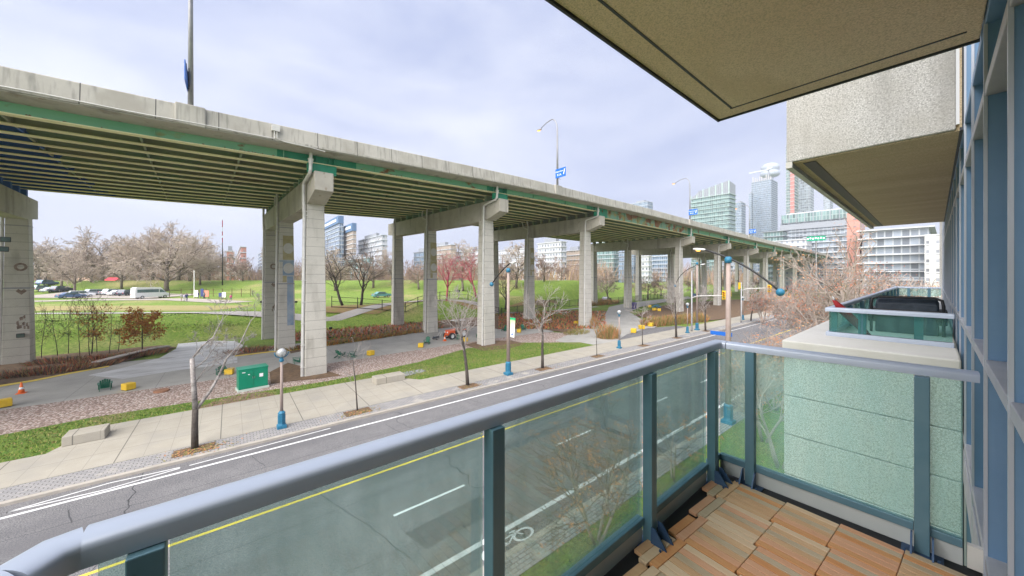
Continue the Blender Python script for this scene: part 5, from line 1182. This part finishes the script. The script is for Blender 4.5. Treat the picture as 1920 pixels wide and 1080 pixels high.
# small floodlights on short posts and on the columns
def flood(name, label, p, post=.6, rz=0.0, proto=[None]):
    if proto[0] is None:
        r = thing(name, label, 'floodlight', p, rz, 'small black floodlights')
        link('post', MB().lathe([(.03,0),(.03,.55)], 6), mt['black'], r); link('housing', MB().box((0,0,.72), (.24,.42,.34)), mt['black'], r, bevel=.02); link('lens', MB().box((-.125,0,.72), (.012,.36,.28)), mt['pane'], r); proto[0] = r; return r
    return dup(proto[0], p, rz, label)
for i, (px, py, lb) in enumerate(((620,612,'black floodlight on the green bank right of the nearest full pier'), (545,607,'black floodlight on the bank just left of the nearest full pier'), (555,596,'upper black floodlight on the bank left of the nearest full pier'), (490,596,'black floodlight beside the blue-painted column'))):
    q = at(px, py + 6, .5); flood('floodlight', lb, Vector((q.x, q.y, terrain(q.x, q.y))), rz=R_(-60))
for px, py, Y_, lb in ((38, 628, 58.6, 'black floodlight bracketed low on the far left column'), (6, 466, 47.2, 'black floodlight bracketed high on the left-edge column'), (10, 448, 47.2, 'topmost black floodlight on the left-edge column'), (858, 545, 48.0, 'black floodlight bracketed on the painted column of the second pier')):
    p = onY(px, py, Y_); r = thing('floodlight', lb, 'floodlight', p, R_(-70), 'small black floodlights')
    link('bracket', MB().bar((.1,0,0), (-.1,0,0), .08, .08).bar((-.05,0,0), (-.85,.3,0), .06, .06), mt['black'], r); link('housing', MB().box((.12,0,-.05), (.3,.5,.4)), mt['black'], r, bevel=.03); link('lens', MB().box((.275,0,-.05), (.02,.42,.32)), mt['pane'], r)
# ================================================================== FENCES, WALLS, FLAG, PEOPLE, VEHICLES
def fence(name, label, pts, H, step, picket, mat, rails=(.15, .95), cat='fence', pr=.02, off=0.0):
    pts = [Vector(p) for p in pts]; o0 = pts[0].copy(); r = thing(name, label, cat, o0); fine = []
    for a, b in zip(pts, pts[1:]): n = max(1, int((b-a).length/step)); fine += [a + (b-a)*k/n for k in range(n)]
    fine.append(pts[-1])
    for p in fine: p.z = terrain(p.x, p.y) + off
    for i in range(0, len(fine)):
        p = fine[i] - o0; link('post', MB().bar(p, p + Vector((0,0,H+.1)), pr*2.4, pr*2.4), mat, r)
    mb = MB()
    for a, b in zip(fine, fine[1:]):
        for f in rails: mb.bar(a - o0 + Vector((0,0,H*f)), b - o0 + Vector((0,0,H*f)), pr*1.6, pr*1.6)
        if picket:
            n = max(2, int((b-a).length/picket))
            for k in range(1, n): c = a + (b-a)*k/n - o0; mb.bar(c + Vector((0,0,H*rails[0])), c + Vector((0,0,H*rails[-1])), pr, pr)
    link('infill', mb, mat, r); return r
fence('metal_fence', 'thin dark metal fence along the park behind the forked trees', [atT(622, 576), atT(760, 576), atT(860, 575), atT(935, 574)], 1.9, 3.2, 0, mt['black'], (.05, .55, .98), pr=.045)
fence('metal_fence', 'dark picket fence at the foot of the green hill behind the third pier', [atT(940, 575), atT(1050, 573), atT(1160, 569), atT(1250, 558)], 1.9, 3.0, .45, mt['black'], (.08, .95), pr=.05)
mt['wood_fence'] = M_('brown_fence_wood', (.13,.08,.05), .9)
fence('rail_fence', 'brown timber rail fence behind the visitors in the park', [atT(318, 558), atT(360, 555), atT(400, 556), atT(470, 556)], 2.0, 2.4, 0, mt['wood_fence'], (.35, .85), pr=.05)
fence('picket_fence', 'low rusty picket fence above the stone wall at the left', [atT(62, 611), atT(100, 609), atT(132, 605)], 1.2, 2.0, .3, mt['wood_fence'], (.1, .95), pr=.02)
p0, p1 = at(60, 634), at(150, 628); wl = thing('gabion_wall', 'pale stone block wall with dark openings behind the planting bed', 'wall', p0)
d = (p1 - p0); mb = MB().bar(Vector((0,0,.75)), d + Vector((0,0,.75)), .8, 1.5); link('blocks', mb, mt['agg'], wl, bevel=.05)
for k in range(6):
    c = d*((k+.5)/6) + Vector((0,-.42,.45 + .6*(k % 2))); link('opening', MB().box(c, (.5,.06,.22), math.atan2(d.y, d.x)), mt['deck_under'], wl)
p = groundpt(417, 112); fl = thing('flagpole', 'tall dark flagpole with a limp red and white flag in the park', 'flagpole', p)
ztop = dep(417, 412, 112).z - p.z
link('pole', MB().lathe([(.16,0),(.12,ztop*.5),(.06,ztop)], 8), mt['black'], fl, smooth=True); link('finial', MB().ball((0,0,ztop+.1), .13, 8, 6), mt['galv'], fl)
mt['flagred'] = M_('flag_red', (.55,.04,.06), .8)
mb = MB(); fh = (dep(417, 418, 112).z - dep(417, 458, 112).z); n = 10
for k in range(n):
    z0, z1 = ztop - .3 - fh*k/n, ztop - .3 - fh*(k+1)/n; w0 = .75 + .15*math.sin(k*1.7); w1 = .75 + .15*math.sin((k+1)*1.7)
    mi = 1 if k in (3, 4, 7) else 0
    for s in range(3):
        ya, yb = .1 + .25*s, .1 + .25*(s+1); o = .10*(-1)**s
        mb.add([(o, -ya*w0, z0), (-o, -yb*w0, z0 - .12), (-o, -yb*w1, z1 - .12), (o, -ya*w1, z1)], [(0,1,2,3)], mi)
link('flag', mb, [mt['flagred'], mt['sign_white']], fl, fixn=False)
lp_ = groundpt(364, 86); pl = thing('white_pole', 'short white pole beside the park visitors', 'pole', lp_); link('shaft', MB().lathe([(.08,0),(.07,dep(364,508,86).z - lp_.z)], 8), mt['sign_white'], pl)
link('cap', MB().ball((0,0,dep(364,508,86).z - lp_.z), .1, 8, 6), mt['sign_white'], pl)
# the park's information boards
def board(label, px, d, w, h, mat, z=.4):
    p = groundpt(px, d); r = thing('notice_board', label, 'notice board', p, TH - R_(90), 'notice boards in the park'); link('panel', MB().box((0,0,z+h/2), (w,.1,h)), mat, r, bevel=.02)
    for s in (-1, 1): link('post', MB().box((s*w*.45,.02,(z+h)/2), (.09,.09,z+h)), mt['wood_fence'], r)
mt['pinkboard'] = M_('pink_orange_board', (.65,.25,.17), .6); mt['bluebox'] = M_('blue_box', (.04,.06,.2), .6)
board('pink and orange notice board beside the park fence', 387, 84, 1.2, 1.5, mt['pinkboard']); board('dark blue notice board left of the pink one', 379, 85, .7, 1.9, mt['bluebox']); board('white notice board beside the white pole', 368, 85, .9, 1.5, mt['sign_white']); board('white notice board below the flagpole', 420, 82, .9, 1.2, mt['sign_white']); board('dark striped notice board left of the flagpole foot', 413, 83, .7, 1.0, mt['bluebox'])
# people: one skinned surface each, clothed by height
def person(label, px, d, H, cols, stride=.16, rz=0.0, carry=None):
    base = groundpt(px, d); k = H/1.75
    V = dict(pel=(0,0,.95), sp=(0,0,1.15), ch=(0,0,1.36), nk=(0,0,1.50), hd=(0,.0,1.58), ht=(.01,0,1.70), ls=(0,.19,1.42), le=(-.03,.25,1.16), lw=(.08,.24,.93), lh=(.12,.235,.85), rs=(0,-.19,1.42), re=(.02,-.25,1.16), rw=(.10,-.24,.94), rh=(.14,-.235,.86), lp=(0,.1,.90), lk=(stride*.7,.11,.5), la=(stride,.11,.09), lt=(stride+.17,.12,.03), rp=(0,-.1,.90), rk=(-stride*.3,-.11,.5), ra=(-stride,-.11,.10), rt=(-stride+.16,-.12,.03))
    Rd = dict(pel=.15, sp=.14, ch=.17, nk=.06, hd=.095, ht=.085, ls=.075, le=.05, lw=.04, lh=.04, rs=.075, re=.05, rw=.04, rh=.04, lp=.095, lk=.065, la=.05, lt=.04, rp=.095, rk=.065, ra=.05, rt=.04)
    E = [('pel','sp'),('sp','ch'),('ch','nk'),('nk','hd'),('hd','ht'),('ch','ls'),('ls','le'),('le','lw'),('lw','lh'),('ch','rs'),('rs','re'),('re','rw'),('rw','rh'),('pel','lp'),('lp','lk'),('lk','la'),('la','lt'),('pel','rp'),('rp','rk'),('rk','ra'),('ra','rt')]
    ks = list(V); me = bpy.data.meshes.new('body'); me.from_pydata([tuple(c*k for c in V[n]) for n in ks], [(ks.index(a), ks.index(b)) for a, b in E], [])
    o = bpy.data.objects.new('tmp', me); COL.objects.link(o); o.modifiers.new('s', 'SKIN'); ss = o.modifiers.new('u', 'SUBSURF'); ss.levels = 1
    for i, n in enumerate(ks): me.skin_vertices[0].data[i].radius = (Rd[n]*k,)*2
    me.skin_vertices[0].data[0].use_root = True
    dg = bpy.context.evaluated_depsgraph_get(); m2 = bpy.data.meshes.new_from_object(o.evaluated_get(dg)); bpy.data.objects.remove(o)
    m2.materials.clear()
    for c in cols: m2.materials.append(c)
    for pl in m2.polygons:
        z = pl.center.z/k; y = abs(pl.center.y)/k
        pl.material_index = 2 if z > 1.49 else (2 if z < .9 and y > .19 else (0 if z > .88 else 1)); pl.use_smooth = True
    r = thing('person', label, 'person', base, rz, 'visitors in the park')
    b_ = bpy.data.objects.new('body', m2); COL.objects.link(b_); b_.parent = r
    link('hair', MB().ball((-.02*k, 0, 1.69*k), (.115*k, .105*k, .10*k), 10, 6), mt['bark'], r, smooth=True)
mt['skin'] = M_('skin', (.5,.33,.25), .6); mt['navy'] = M_('navy_cloth', (.03,.04,.12), .85); mt['denim'] = M_('denim', (.08,.11,.18), .85); mt['lilac'] = M_('lilac_cloth', (.45,.40,.55), .85); mt['pinkc'] = M_('pink_cloth', (.7,.12,.30), .85); mt['greyc'] = M_('grey_cloth', (.3,.3,.31), .85); mt['khaki'] = M_('khaki_cloth', (.33,.28,.2), .85)
person('person in a grey top walking at the left of the group in the park', 340, 76, 1.75, [mt['greyc'], mt['khaki'], mt['skin']], .15, R_(60)); person('person in a lilac jacket in the middle of the group in the park', 345, 75, 1.6, [mt['lilac'], mt['greyc'], mt['skin']], .1, R_(30)); person('person in a navy coat at the right of the group in the park', 350, 76, 1.7, [mt['navy'], mt['navy'], mt['skin']], .12, R_(80))
person('small person in a pink coat walking below the flagpole', 433, 76, 1.45, [mt['pinkc'], mt['denim'], mt['skin']], .18, R_(120)); person('person in a dark coat beside the white notice board', 372, 84, 1.7, [mt['navy'], mt['denim'], mt['skin']], .05, R_(200)); person('person in a grey coat in front of the pink notice board', 383, 83, 1.65, [mt['greyc'], mt['navy'], mt['skin']], .08, R_(-40))
# cars and the white van
def car(name, label, loc, rz, paint, kind=0, group='cars parked in the park'):
    r = thing(name, label, 'van' if kind == 2 else 'car', loc, rz, group if kind != 2 else None)
    if kind == 2: L, H, W_ = 6.6, 2.75, 2.0; side = [(-3.3,.35),(3.2,.35),(3.3,.75),(3.1,1.15),(2.45,1.35),(1.75,2.3),(1.4,2.62),(-2.9,2.72),(-3.25,2.5),(-3.3,1.2)]
    elif kind == 1: L, H, W_ = 4.6, 1.7, 1.85; side = [(-2.25,.35),(2.25,.35),(2.3,.7),(2.2,.98),(1.2,1.08),(.5,1.62),(-1.7,1.68),(-2.15,1.1),(-2.3,.8)]
    else: L, H, W_ = 4.6, 1.45, 1.8; side = [(-2.25,.32),(2.25,.32),(2.3,.6),(2.15,.85),(1.15,.95),(.4,1.40),(-.9,1.44),(-1.6,1.0),(-2.2,.95),(-2.3,.65)]
    zb = {2: 1.3, 1: 1.02, 0: .92}[kind]
    mb = MB(); mb.sweep(side, [(lambda a, b, y=y, k=k: (a*(1 if b < zb else k), y*(1 if b < zb else (.86 if kind != 2 else .94)), b)) for y, k in ((-W_/2,.97),(-W_/2*.96,1),(W_/2*.96,1),(W_/2,.97))]); link('body', mb, paint, r, bevel=.06)
    def win(x0, x1, z0, z1, sl=.0, sr=.0):
        for s in (-1, 1):
            y0 = s*(W_/2*(.965 if kind == 2 else .93) + .0); y1 = s*(W_/2*(.95 if kind == 2 else .88) + .0)
            link('window', MB().add([(x0, y0+s*.02, z0), (x1, y0+s*.02, z0), (x1-sr, y1+s*.02, z1), (x0+sl, y1+s*.02, z1), (x0, y0-s*.03, z0), (x1, y0-s*.03, z0), (x1-sr, y1-s*.03, z1), (x0+sl, y1-s*.03, z1)], [(0,1,2,3),(7,6,5,4),(0,4,5,1),(1,5,6,2),(2,6,7,3),(3,7,4,0)]), mt['pane'], r)
    if kind == 2: win(-2.9, 1.05, 1.45, 2.2); win(1.2, 2.3, 1.4, 2.1, 0, .6)
    elif kind == 1: win(-1.9, -.5, 1.08, 1.52, .15); win(-.4, 1.0, 1.08, 1.52, 0, .5)
    else: win(-1.35, -.35, .98, 1.34, .45); win(-.28, .95, .98, 1.34, 0, .55)
    fx = {2: (2.52, 1.80, 1.38, 2.25), 1: (1.25, .62, 1.1, 1.58), 0: (1.2, .50, .98, 1.37)}[kind]
    link('windscreen', MB().hexa([(fx[0]+.02,-W_*.40,fx[2]),(fx[0]+.06,-W_*.40,fx[2]),(fx[0]+.06,W_*.40,fx[2]),(fx[0]+.02,W_*.40,fx[2]),(fx[1]+.02,-W_*.38,fx[3]),(fx[1]+.06,-W_*.38,fx[3]),(fx[1]+.06,W_*.38,fx[3]),(fx[1]+.02,W_*.38,fx[3])]), mt['pane'], r)
    wr = .36 if kind == 2 else .33
    for x in ((-2.0, 2.2) if kind == 2 else (-1.4, 1.4)):
        for y in (-W_/2+.08, W_/2-.08): a, b = MB(), MB(); wheel(a, b, (x,y,wr), wr, .24); w_ = link('wheel', a, mt['black'], r, smooth=True); link('rim', b, mt['galv'], w_)
    for y in (-W_*.36, W_*.36):
        link('headlight', MB().box((L/2-.03,y,.72 if kind != 2 else .95), (.08,.32,.14)), mt['sign_white'], r, bevel=.02); link('tail_light', MB().box((-L/2+.02,y,.8 if kind != 2 else 1.0), (.06,.2,.18)), mt['flagred'], r)
    return r
def paintm(n, c): return M_(n, c, .25, metal=.15, coat=.6)
PW, PS_, PB, PG, PD = paintm('white_car_paint', (.72,.73,.75)), paintm('silver_car_paint', (.42,.45,.5)), paintm('blue_car_paint', (.08,.14,.26)), paintm('green_grey_car_paint', (.18,.25,.25)), paintm('dark_car_paint', (.05,.06,.09))
car('white_van', 'long white passenger van parked below the domed tree', groundpt(283, 85), R_(32), PW, 2)
side_rz = TH - R_(90)
for px, d, rz, m, k, lb in ((133, 85, 35, PB, 0, 'dark blue car in front of the white car at the left of the car park'), (152, 89, 20, PW, 1, 'white car beside the dark blue car at the left of the car park'), (78, 100, 60, PG, 1, 'green-grey car at the far left of the car park'), (98, 99, 60, PS_, 0, 'silver car second from the left of the car park'), (116, 100, 55, PD, 1, 'dark car behind the blue and white cars'), (181, 95, 40, PS_, 1, 'silver car nearest the middle of the car park'), (199, 97, 50, PW, 0, 'small white car in the middle of the car park'), (214, 96, 45, PS_, 1, 'silver-grey car left of the van'), (224, 95, 45, PW, 0, 'white car second left of the van'), (240, 94, 60, PD, 1, 'dark car partly hidden by the white van'), (88, 106, 60, PB, 1, 'blue car in the back row at the left')):
    car('parked_car', lb, groundpt(px, d), R_(rz), m, k)
car('parked_car', 'teal car seen low behind the fence left of the second pier', groundpt(715, 88), R_(10), paintm('teal_car_paint', (.12,.30,.30)), 0)
car('parked_car', 'dark car on the hill road left of the pinkish round tree', groundpt(1137, 118), R_(20), PD, 1)
car('parked_car', 'blue car beyond the signal pole under the highway', at(1305, 558), R_(10), PB, 1)
# colourful things of the distant play area
tb = thing('picnic_table', 'blue picnic table on the plaza beyond the third pier', 'table', at(1231, 578) + Vector((0,0,.095)), R_(15)); mt['bright_blue'] = M_('bright_blue_paint', (.03,.22,.42), .5)
link('top', MB().box((0,0,.75), (2.6,1.0,.08)), mt['bright_blue'], tb, bevel=.02)
for y in (-.85,.85): link('seat', MB().box((0,y,.45), (2.6,.32,.07)), mt['bright_blue'], tb)
for x in (-.9,.9): link('leg', MB().bar((x,-.9,.0), (x,.1,.75), .08, .1), mt['bright_blue'], tb); link('leg', MB().bar((x,.9,.0), (x,-.1,.75), .08, .1), mt['bright_blue'], tb)
bn_ = thing('waste_bin', 'dark purple waste bin at the foot of the fourth mural-side column', 'bin', at(1189, 580) + Vector((0,0,.09))); mt['purple'] = M_('purple_plastic', (.06,.05,.15), .5)
link('body', MB().lathe([(.5,0),(.62,1.4),(.62,1.5)], 12), mt['purple'], bn_); link('lid', MB().lathe([(.66,1.5),(.55,1.7),(.1,1.78)], 12), mt['purple'], bn_)
# roof and red hut beyond the car park
for px, d, w, lb, m in ((162, 150, 6, 'small brown-roofed hut behind the parked cars', 'timber'), (214, 140, 4, 'small red-roofed hut behind the parked cars', 'flagred')):
    p = groundpt(px, d); r = thing('park_hut', lb, 'hut', p, side_rz); link('wall', MB().box((0,0,1.3), (w,5,2.6)), mt['timber'], r); link('door', MB().box((0,-2.53,1.0), (1,.06,2.0)), mt['wood_fence'], r)
    h_ = MB(); h_.add([(-w/2-.3,-2.8,2.55),(w/2+.3,-2.8,2.55),(w/2+.3,2.8,2.55),(-w/2-.3,2.8,2.55),(-w/2-.3,0,4.4),(w/2+.3,0,4.4)], [(0,1,5,4),(2,3,4,5),(0,4,3),(1,2,5),(3,2,1,0)]); link('roof', h_, mt[m], r)
# ================================================================== CITY BUILDINGS
def winmat(name, glass, frame, bw, bh, mort=.12, var=.4, rough=.25):
    """glazed storey band: panes of varying darkness between real frame lines"""
    m = M_(name, glass, rough, spec=.6); g = G(m); o = g.obj(); sp = g.n('ShaderNodeSeparateXYZ'); g.l(o, sp.inputs[0])
    cx = g.n('ShaderNodeCombineXYZ'); g.l(g.math('ADD', sp.outputs[0], sp.outputs[1]), cx.inputs[0]); g.l(sp.outputs[2], cx.inputs[1])
    br = g.n('ShaderNodeTexBrick', offset=0.0); br.inputs['Scale'].default_value = 1; br.inputs['Brick Width'].default_value = bw; br.inputs['Row Height'].default_value = bh; br.inputs['Mortar Size'].default_value = mort; br.inputs['Mortar Smooth'].default_value = 0
    br.inputs['Color1'].default_value = (*[c*(1-var) for c in glass], 1); br.inputs['Color2'].default_value = (*[min(1, c*(1+var*1.5)) for c in glass], 1); br.inputs['Mortar'].default_value = (*frame, 1)
    g.l(cx.outputs[0], br.inputs['Vector']); g.setbase(br.outputs[0]); return m
W_TEAL = winmat('teal_glazing', (.12,.19,.19), (.32,.40,.39), 1.7, 3.2, .18); W_BLUE = winmat('blue_glazing', (.12,.17,.24), (.36,.41,.48), 1.6, 3.2, .2); W_GREY = winmat('grey_glazing', (.19,.22,.26), (.40,.43,.46), 2.2, 3.0, .2, .5)
W_WHITE = winmat('window_wall_white', (.20,.23,.28), (.50,.51,.54), 2.6, 3.1, .8, .5); W_BRICK = winmat('window_wall_brick', (.20,.15,.15), (.50,.24,.19), 3.0, 3.2, 1.0, .4); W_SLIT = winmat('slit_window_wall', (.20,.21,.24), (.50,.49,.485), 2.2, 3.2, .75, .4); W_BROWN = winmat('brown_window_wall', (.18,.17,.16), (.40,.33,.27), 2.4, 3.1, .9, .4)
S_PALE = M_('pale_slab_edge', (.50,.54,.58), .8); S_WHITE = M_('white_slab_edge', (.54,.55,.57), .8); S_TEAL = M_('teal_slab_edge', (.40,.50,.48), .8); S_GREY = M_('grey_cladding', (.30,.32,.36), .7); S_DARK = M_('dark_roof', (.12,.14,.17), .8); S_CONC = M_('raw_concrete', (.45,.44,.44), .9)
def block(name, label, pl, pm, pr, ytop, d, wmat, smat, fl=3.2, proud=.5, zbase=None, wallmat=None, roof=True, group='buildings of the distant skyline', fmax=48, cat='building'):
    """box building whose nearest vertical edge stands at depth d under pixel column pm"""
    c = dep(pm, 515, d); z1 = dep(pm, ytop, d).z; zb = -1 if zbase is None else zbase
    y1 = onX(pl, 515, c.x).y; x1 = onY(pr, 515, c.y).x if pr > pm else c.x + 14
    x1 = min(x1, c.x + 60); y1 = min(max(y1, c.y + 4), c.y + 260)
    lx, ly, h = x1 - c.x, y1 - c.y, z1 - zb
    r = thing(name, label, cat, (c.x, c.y, zb), 0, group)
    link('wall', MB().bx(0, lx, 0, ly, 0, h), wmat, r)
    n = int(h/fl); k0 = max(0, n - fmax)
    for k in range(k0, n + 1):
        z = h - (n - k)*fl; mb = MB(); mb.bx(-proud, lx + .1, -proud, ly + proud, z - .42, z); link('floor_slab', mb, smat, r)
    if roof: link('roof_box', MB().bx(lx*.2, lx*.8, ly*.25, ly*.75, h, h + 2.5), S_GREY, r)
    return r, lx, ly, h
# teal tower with a sloping fluted crown
r, lx, ly, h = block('teal_tower', 'teal apartment tower with a sloping fluted crown above the highway', 1296, 1367, 1379, 362, 330, W_TEAL, S_TEAL, 4.0, .9, roof=False)
zt0 = dep(1367, 338, 330).z + 1; mb = MB(); mb.add([(0,0,h),(lx,0,h),(lx,ly,h),(0,ly,h),(0,0,zt0),(lx,0,zt0-2),(lx,ly*.8,zt0-6),(0,ly*.8,zt0-6),(0,ly,h+3)], [(3,2,1,0),(4,5,6,7),(0,1,5,4),(1,2,6,5),(3,0,4,7),(2,3,7,6)]); link('crown', mb, S_GREY, r)
n = 19
for k in range(n): y = ly*k/(n-1); zz = zt0 - (zt0 - h)*0 - 5*min(1, y/ly/.8) if y < ly*.8 else h + 3; link('fin', MB().bx(-.6, .0, y-.4, y+.4, h - 1, zz), S_GREY if k % 3 else S_TEAL, r)
block('narrow_tower', 'slim dark-topped tower right of the teal tower', 1378, 1390, 1398, 379, 560, W_BLUE, S_PALE, 4, .6)
r, lx, ly, h = block('construction_tower', 'blue-grey tower under construction with ragged concrete top floors', 1409, 1446, 1458, 336, 600, W_BLUE, S_PALE, 3.6, .7, fmax=42)
for k in range(9):
    link('column_stub', MB().bx(-.4 + (k % 2), 1.2 + (k % 2), ly*k/9, ly*k/9 + 1.4, h, h + 5 + 2*(k % 3)), S_CONC, r)
block('construction_wing', 'lower wing on the left of the tower under construction', 1404, 1409, 1412, 362, 602, W_BLUE, S_PALE, 3.6, .6)
p = dep(1441, 515, 640); cr_ = thing('tower_crane', 'pale tower crane with a luffing jib above the tower under construction', 'crane', (p.x, p.y, dep(1441, 345, 640).z))
zc = dep(1441, 318, 640).z - cr_.location.z
link('mast', MB().bar((0,0,0), (0,0,zc), 2.2, 2.2), S_GREY, cr_); a = onX(1405, 325, p.x) - cr_.location; b = onX(1449, 313, p.x) - cr_.location
link('jib', MB().bar((0,0,zc), a, 1.6, 2.2), S_PALE, cr_); link('counter_jib', MB().bar((0,0,zc), b, 2.2, 2.0), S_PALE, cr_); link('cab', MB().box((-2,0,zc+1), (4,3,4)), S_WHITE, cr_)
D = 900; p = dep(1444, 515, D); cn = thing('observation_tower', 'pale observation tower pod fading into cloud behind the tower under construction', 'tower', (p.x, p.y, -1)); s_ = D/FOC
zz = lambda y: dep(1444, y, D).z + 1
mt['tower_hazed'] = M_('hazed_tower_concrete', (.36,.40,.47), .8)  # sky-like haze put into the tower's own colour
link('shaft', MB().lathe([(14,0),(9,zz(420)*.5),(7,zz(340)),(7,zz(332))], 12), mt['tower_hazed'], cn, smooth=True)
link('pod', MB().lathe([(8,zz(333)),(18,zz(331)),(21,zz(328)),(20,zz(322.5)),(16,zz(321)),(19,zz(319.5)),(20,zz(312)),(17,zz(310)),(10,zz(307))], 24), mt['tower_hazed'], cn, smooth=True)
block('white_tower', 'white and teal tower with a red hoist strip rising behind the terraced block', 1474, 1490, 1497, 270, 480, W_TEAL, S_WHITE, 4, .9)
p = dep(1489.5, 515, 479); ho = thing('hoist_mast', 'red construction hoist strip on the white and teal tower', 'hoist', (p.x - .8, p.y + 2, 0)); link('mast', MB().box((0,0,90), (1.2,4.2,178)), M_('hoist_red', (.50,.20,.18), .7), ho)
for k in range(30): link('landing', MB().box((-.8,0,10+5.5*k), (.8,5.6,.5)), S_WHITE, ho)
block('grey_tower', 'grey glass tower right of the white and teal tower', 1497, 1519, 1526, 270, 500, W_GREY, S_PALE, 4, .4)
block('small_far_tower', 'small distant grey tower just under the upper balcony soffit', 1544, 1556, 1562, 364, 620, W_GREY, S_PALE, 4, .5)
block('far_glass_block', 'blue glass block peeking over the highway parapet', 1183, 1214, 1224, 377, 420, W_BLUE, S_PALE, 4, .3)
# terraced glass block on the right, stepped in three levels
r, lx, ly, h = block('terraced_block', 'stepped glass and white apartment block beyond the highway bend', 1466, 1592, 1600, 408, 235, W_GREY, S_GREY, 3.4, .9, roof=False)
link('grey_band', MB().bx(-1.0, lx, -1.0, ly+1, h-5.2, h-1.2), S_GREY, r)
link('glass_screen', MB().bx(-1.2, -1.0, 0, ly, h, h+6.0), W_TEAL, r)
link('penthouse', MB().bx(4, lx, 0, ly*.95, h, h+7.5), W_WHITE, r)
for k in range(9): link('screen_post', MB().bx(-1.5, -1.2, ly*k/8-.2, ly*k/8+.2, h-1, h+6.2), S_GREY, r)
block('terrace_wing', 'lower left terrace of the stepped glass block', 1432, 1468, 1476, 432, 232, W_TEAL, S_GREY, 3.4, 1.2, roof=False)
block('terrace_wing', 'white-panelled terrace in front of the stepped glass block', 1450, 1512, 1522, 448, 205, W_WHITE, S_WHITE, 3.4, .6, roof=False)
block('terrace_wing', 'balconied terrace right of the white-panelled one', 1512, 1590, 1600, 440, 208, W_GREY, S_PALE, 3.3, 1.3, roof=False)
block('brick_slab', 'salmon-red brick apartment slab with paired windows', 1591, 1612, 1622, 398, 150, W_BRICK, M_('salmon_brick', (.55,.22,.17), .9), 3.2, .05, roof=False)
block('banded_slab', 'grey apartment slab with bright white balcony bands left of the facade end', 1617, 1741, 1752, 424, 128, W_GREY, S_WHITE, 3.25, 1.5, roof=False)
block('slit_window_block', 'white block with narrow upright windows at the end of the facade', 1738, 1768, 1772, 438, 118, W_SLIT, S_WHITE, 3.2, .05, roof=False)
# behind the park and under the highway
BG = [(405,425,438,470,190,W_BRICK,S_WHITE,'red brick apartments right of the flagpole'), (432,452,462,462,205,W_BRICK,S_PALE,'taller red brick apartments behind the first pier'), (484,520,545,452,230,W_BLUE,S_PALE,'blue glass apartments between the first pier columns'), (606,636,644,416,260,W_BLUE,S_PALE,'blue-topped glass tower behind the leaning tree'), (640,662,668,430,250,W_BROWN,S_WHITE,'brown apartment tower right of the blue-topped one'), (672,716,726,440,235,W_WHITE,S_PALE,'rounded grey apartment block behind the forked trees'),
      (640,690,700,482,215,W_TEAL,S_PALE,'low teal block in front of the brown tower'), (776,806,815,470,240,W_BLUE,S_GREY,'dark blue block between the second pier columns'), (800,845,855,458,260,W_BROWN,S_PALE,'brown block behind the mural column of the second pier'), (850,900,910,468,250,W_WHITE,S_WHITE,'white block behind the crimson trees'), (930,985,995,465,255,W_WHITE,S_WHITE,'white block behind the banner pole'), (1008,1052,1062,452,225,W_WHITE,S_WHITE,'white lattice-fronted block under the highway'), (1060,1090,1098,468,240,W_BROWN,S_WHITE,'brown block left of the third pier'),
      (1112,1150,1160,452,270,W_TEAL,S_PALE,'teal office block right of the third pier'), (1160,1188,1196,462,250,W_BLUE,S_GREY,'blue office block behind the fourth pier'), (1196,1216,1222,470,230,W_WHITE,S_WHITE,'white tower block behind the fourth pier'), (1222,1255,1262,456,280,W_BLUE,S_PALE,'blue glass block left of the lit lamp'), (1300,1322,1330,470,300,W_TEAL,S_PALE,'teal block behind the lit lamp'), (1345,1380,1390,468,300,W_GREY,S_WHITE,'grey block right of the tall brown pole'), (1420,1445,1452,480,300,W_BLUE,S_WHITE,'blue block under the far highway spans')]
for pl, pm, pr, yt, d, w, s, lb in BG:
    r, lx, ly, h = block('city_block', lb, pl, pm, pr, yt, d, w, s, 3.3, .5, zbase=2)
    if 'blue-topped' in lb:
        link('sign_band', MB().bx(-.8, lx, -.8, ly, h-1, h+4.5), M_('muted_blue_band', (.10,.18,.32), .6), r); mb = MB()
        for k in range(9): mb.bx(-1.0, -.8, ly*.1+k*ly*.085, ly*.1+k*ly*.085+ly*.055, h+.8, h+2.8)
        link('lettering', mb, mt['sign_white'], r)
# ================================================================== AIR
hz = bpy.data.materials.new('pale_haze'); hz.use_nodes = True; ht_ = hz.node_tree; ht_.nodes.clear()
ho_ = ht_.nodes.new('ShaderNodeOutputMaterial'); hv_ = ht_.nodes.new('ShaderNodeVolumePrincipled'); hv_.inputs['Color'].default_value = (.86,.90,1.0,1); hv_.inputs['Density'].default_value = .00038; hv_.inputs['Anisotropy'].default_value = .2
ht_.links.new(hv_.outputs[0], ho_.inputs['Volume'])
struct('haze', MB().bx(-1520, 1520, -1520, 1520, -3, 420), hz, kind='stuff')
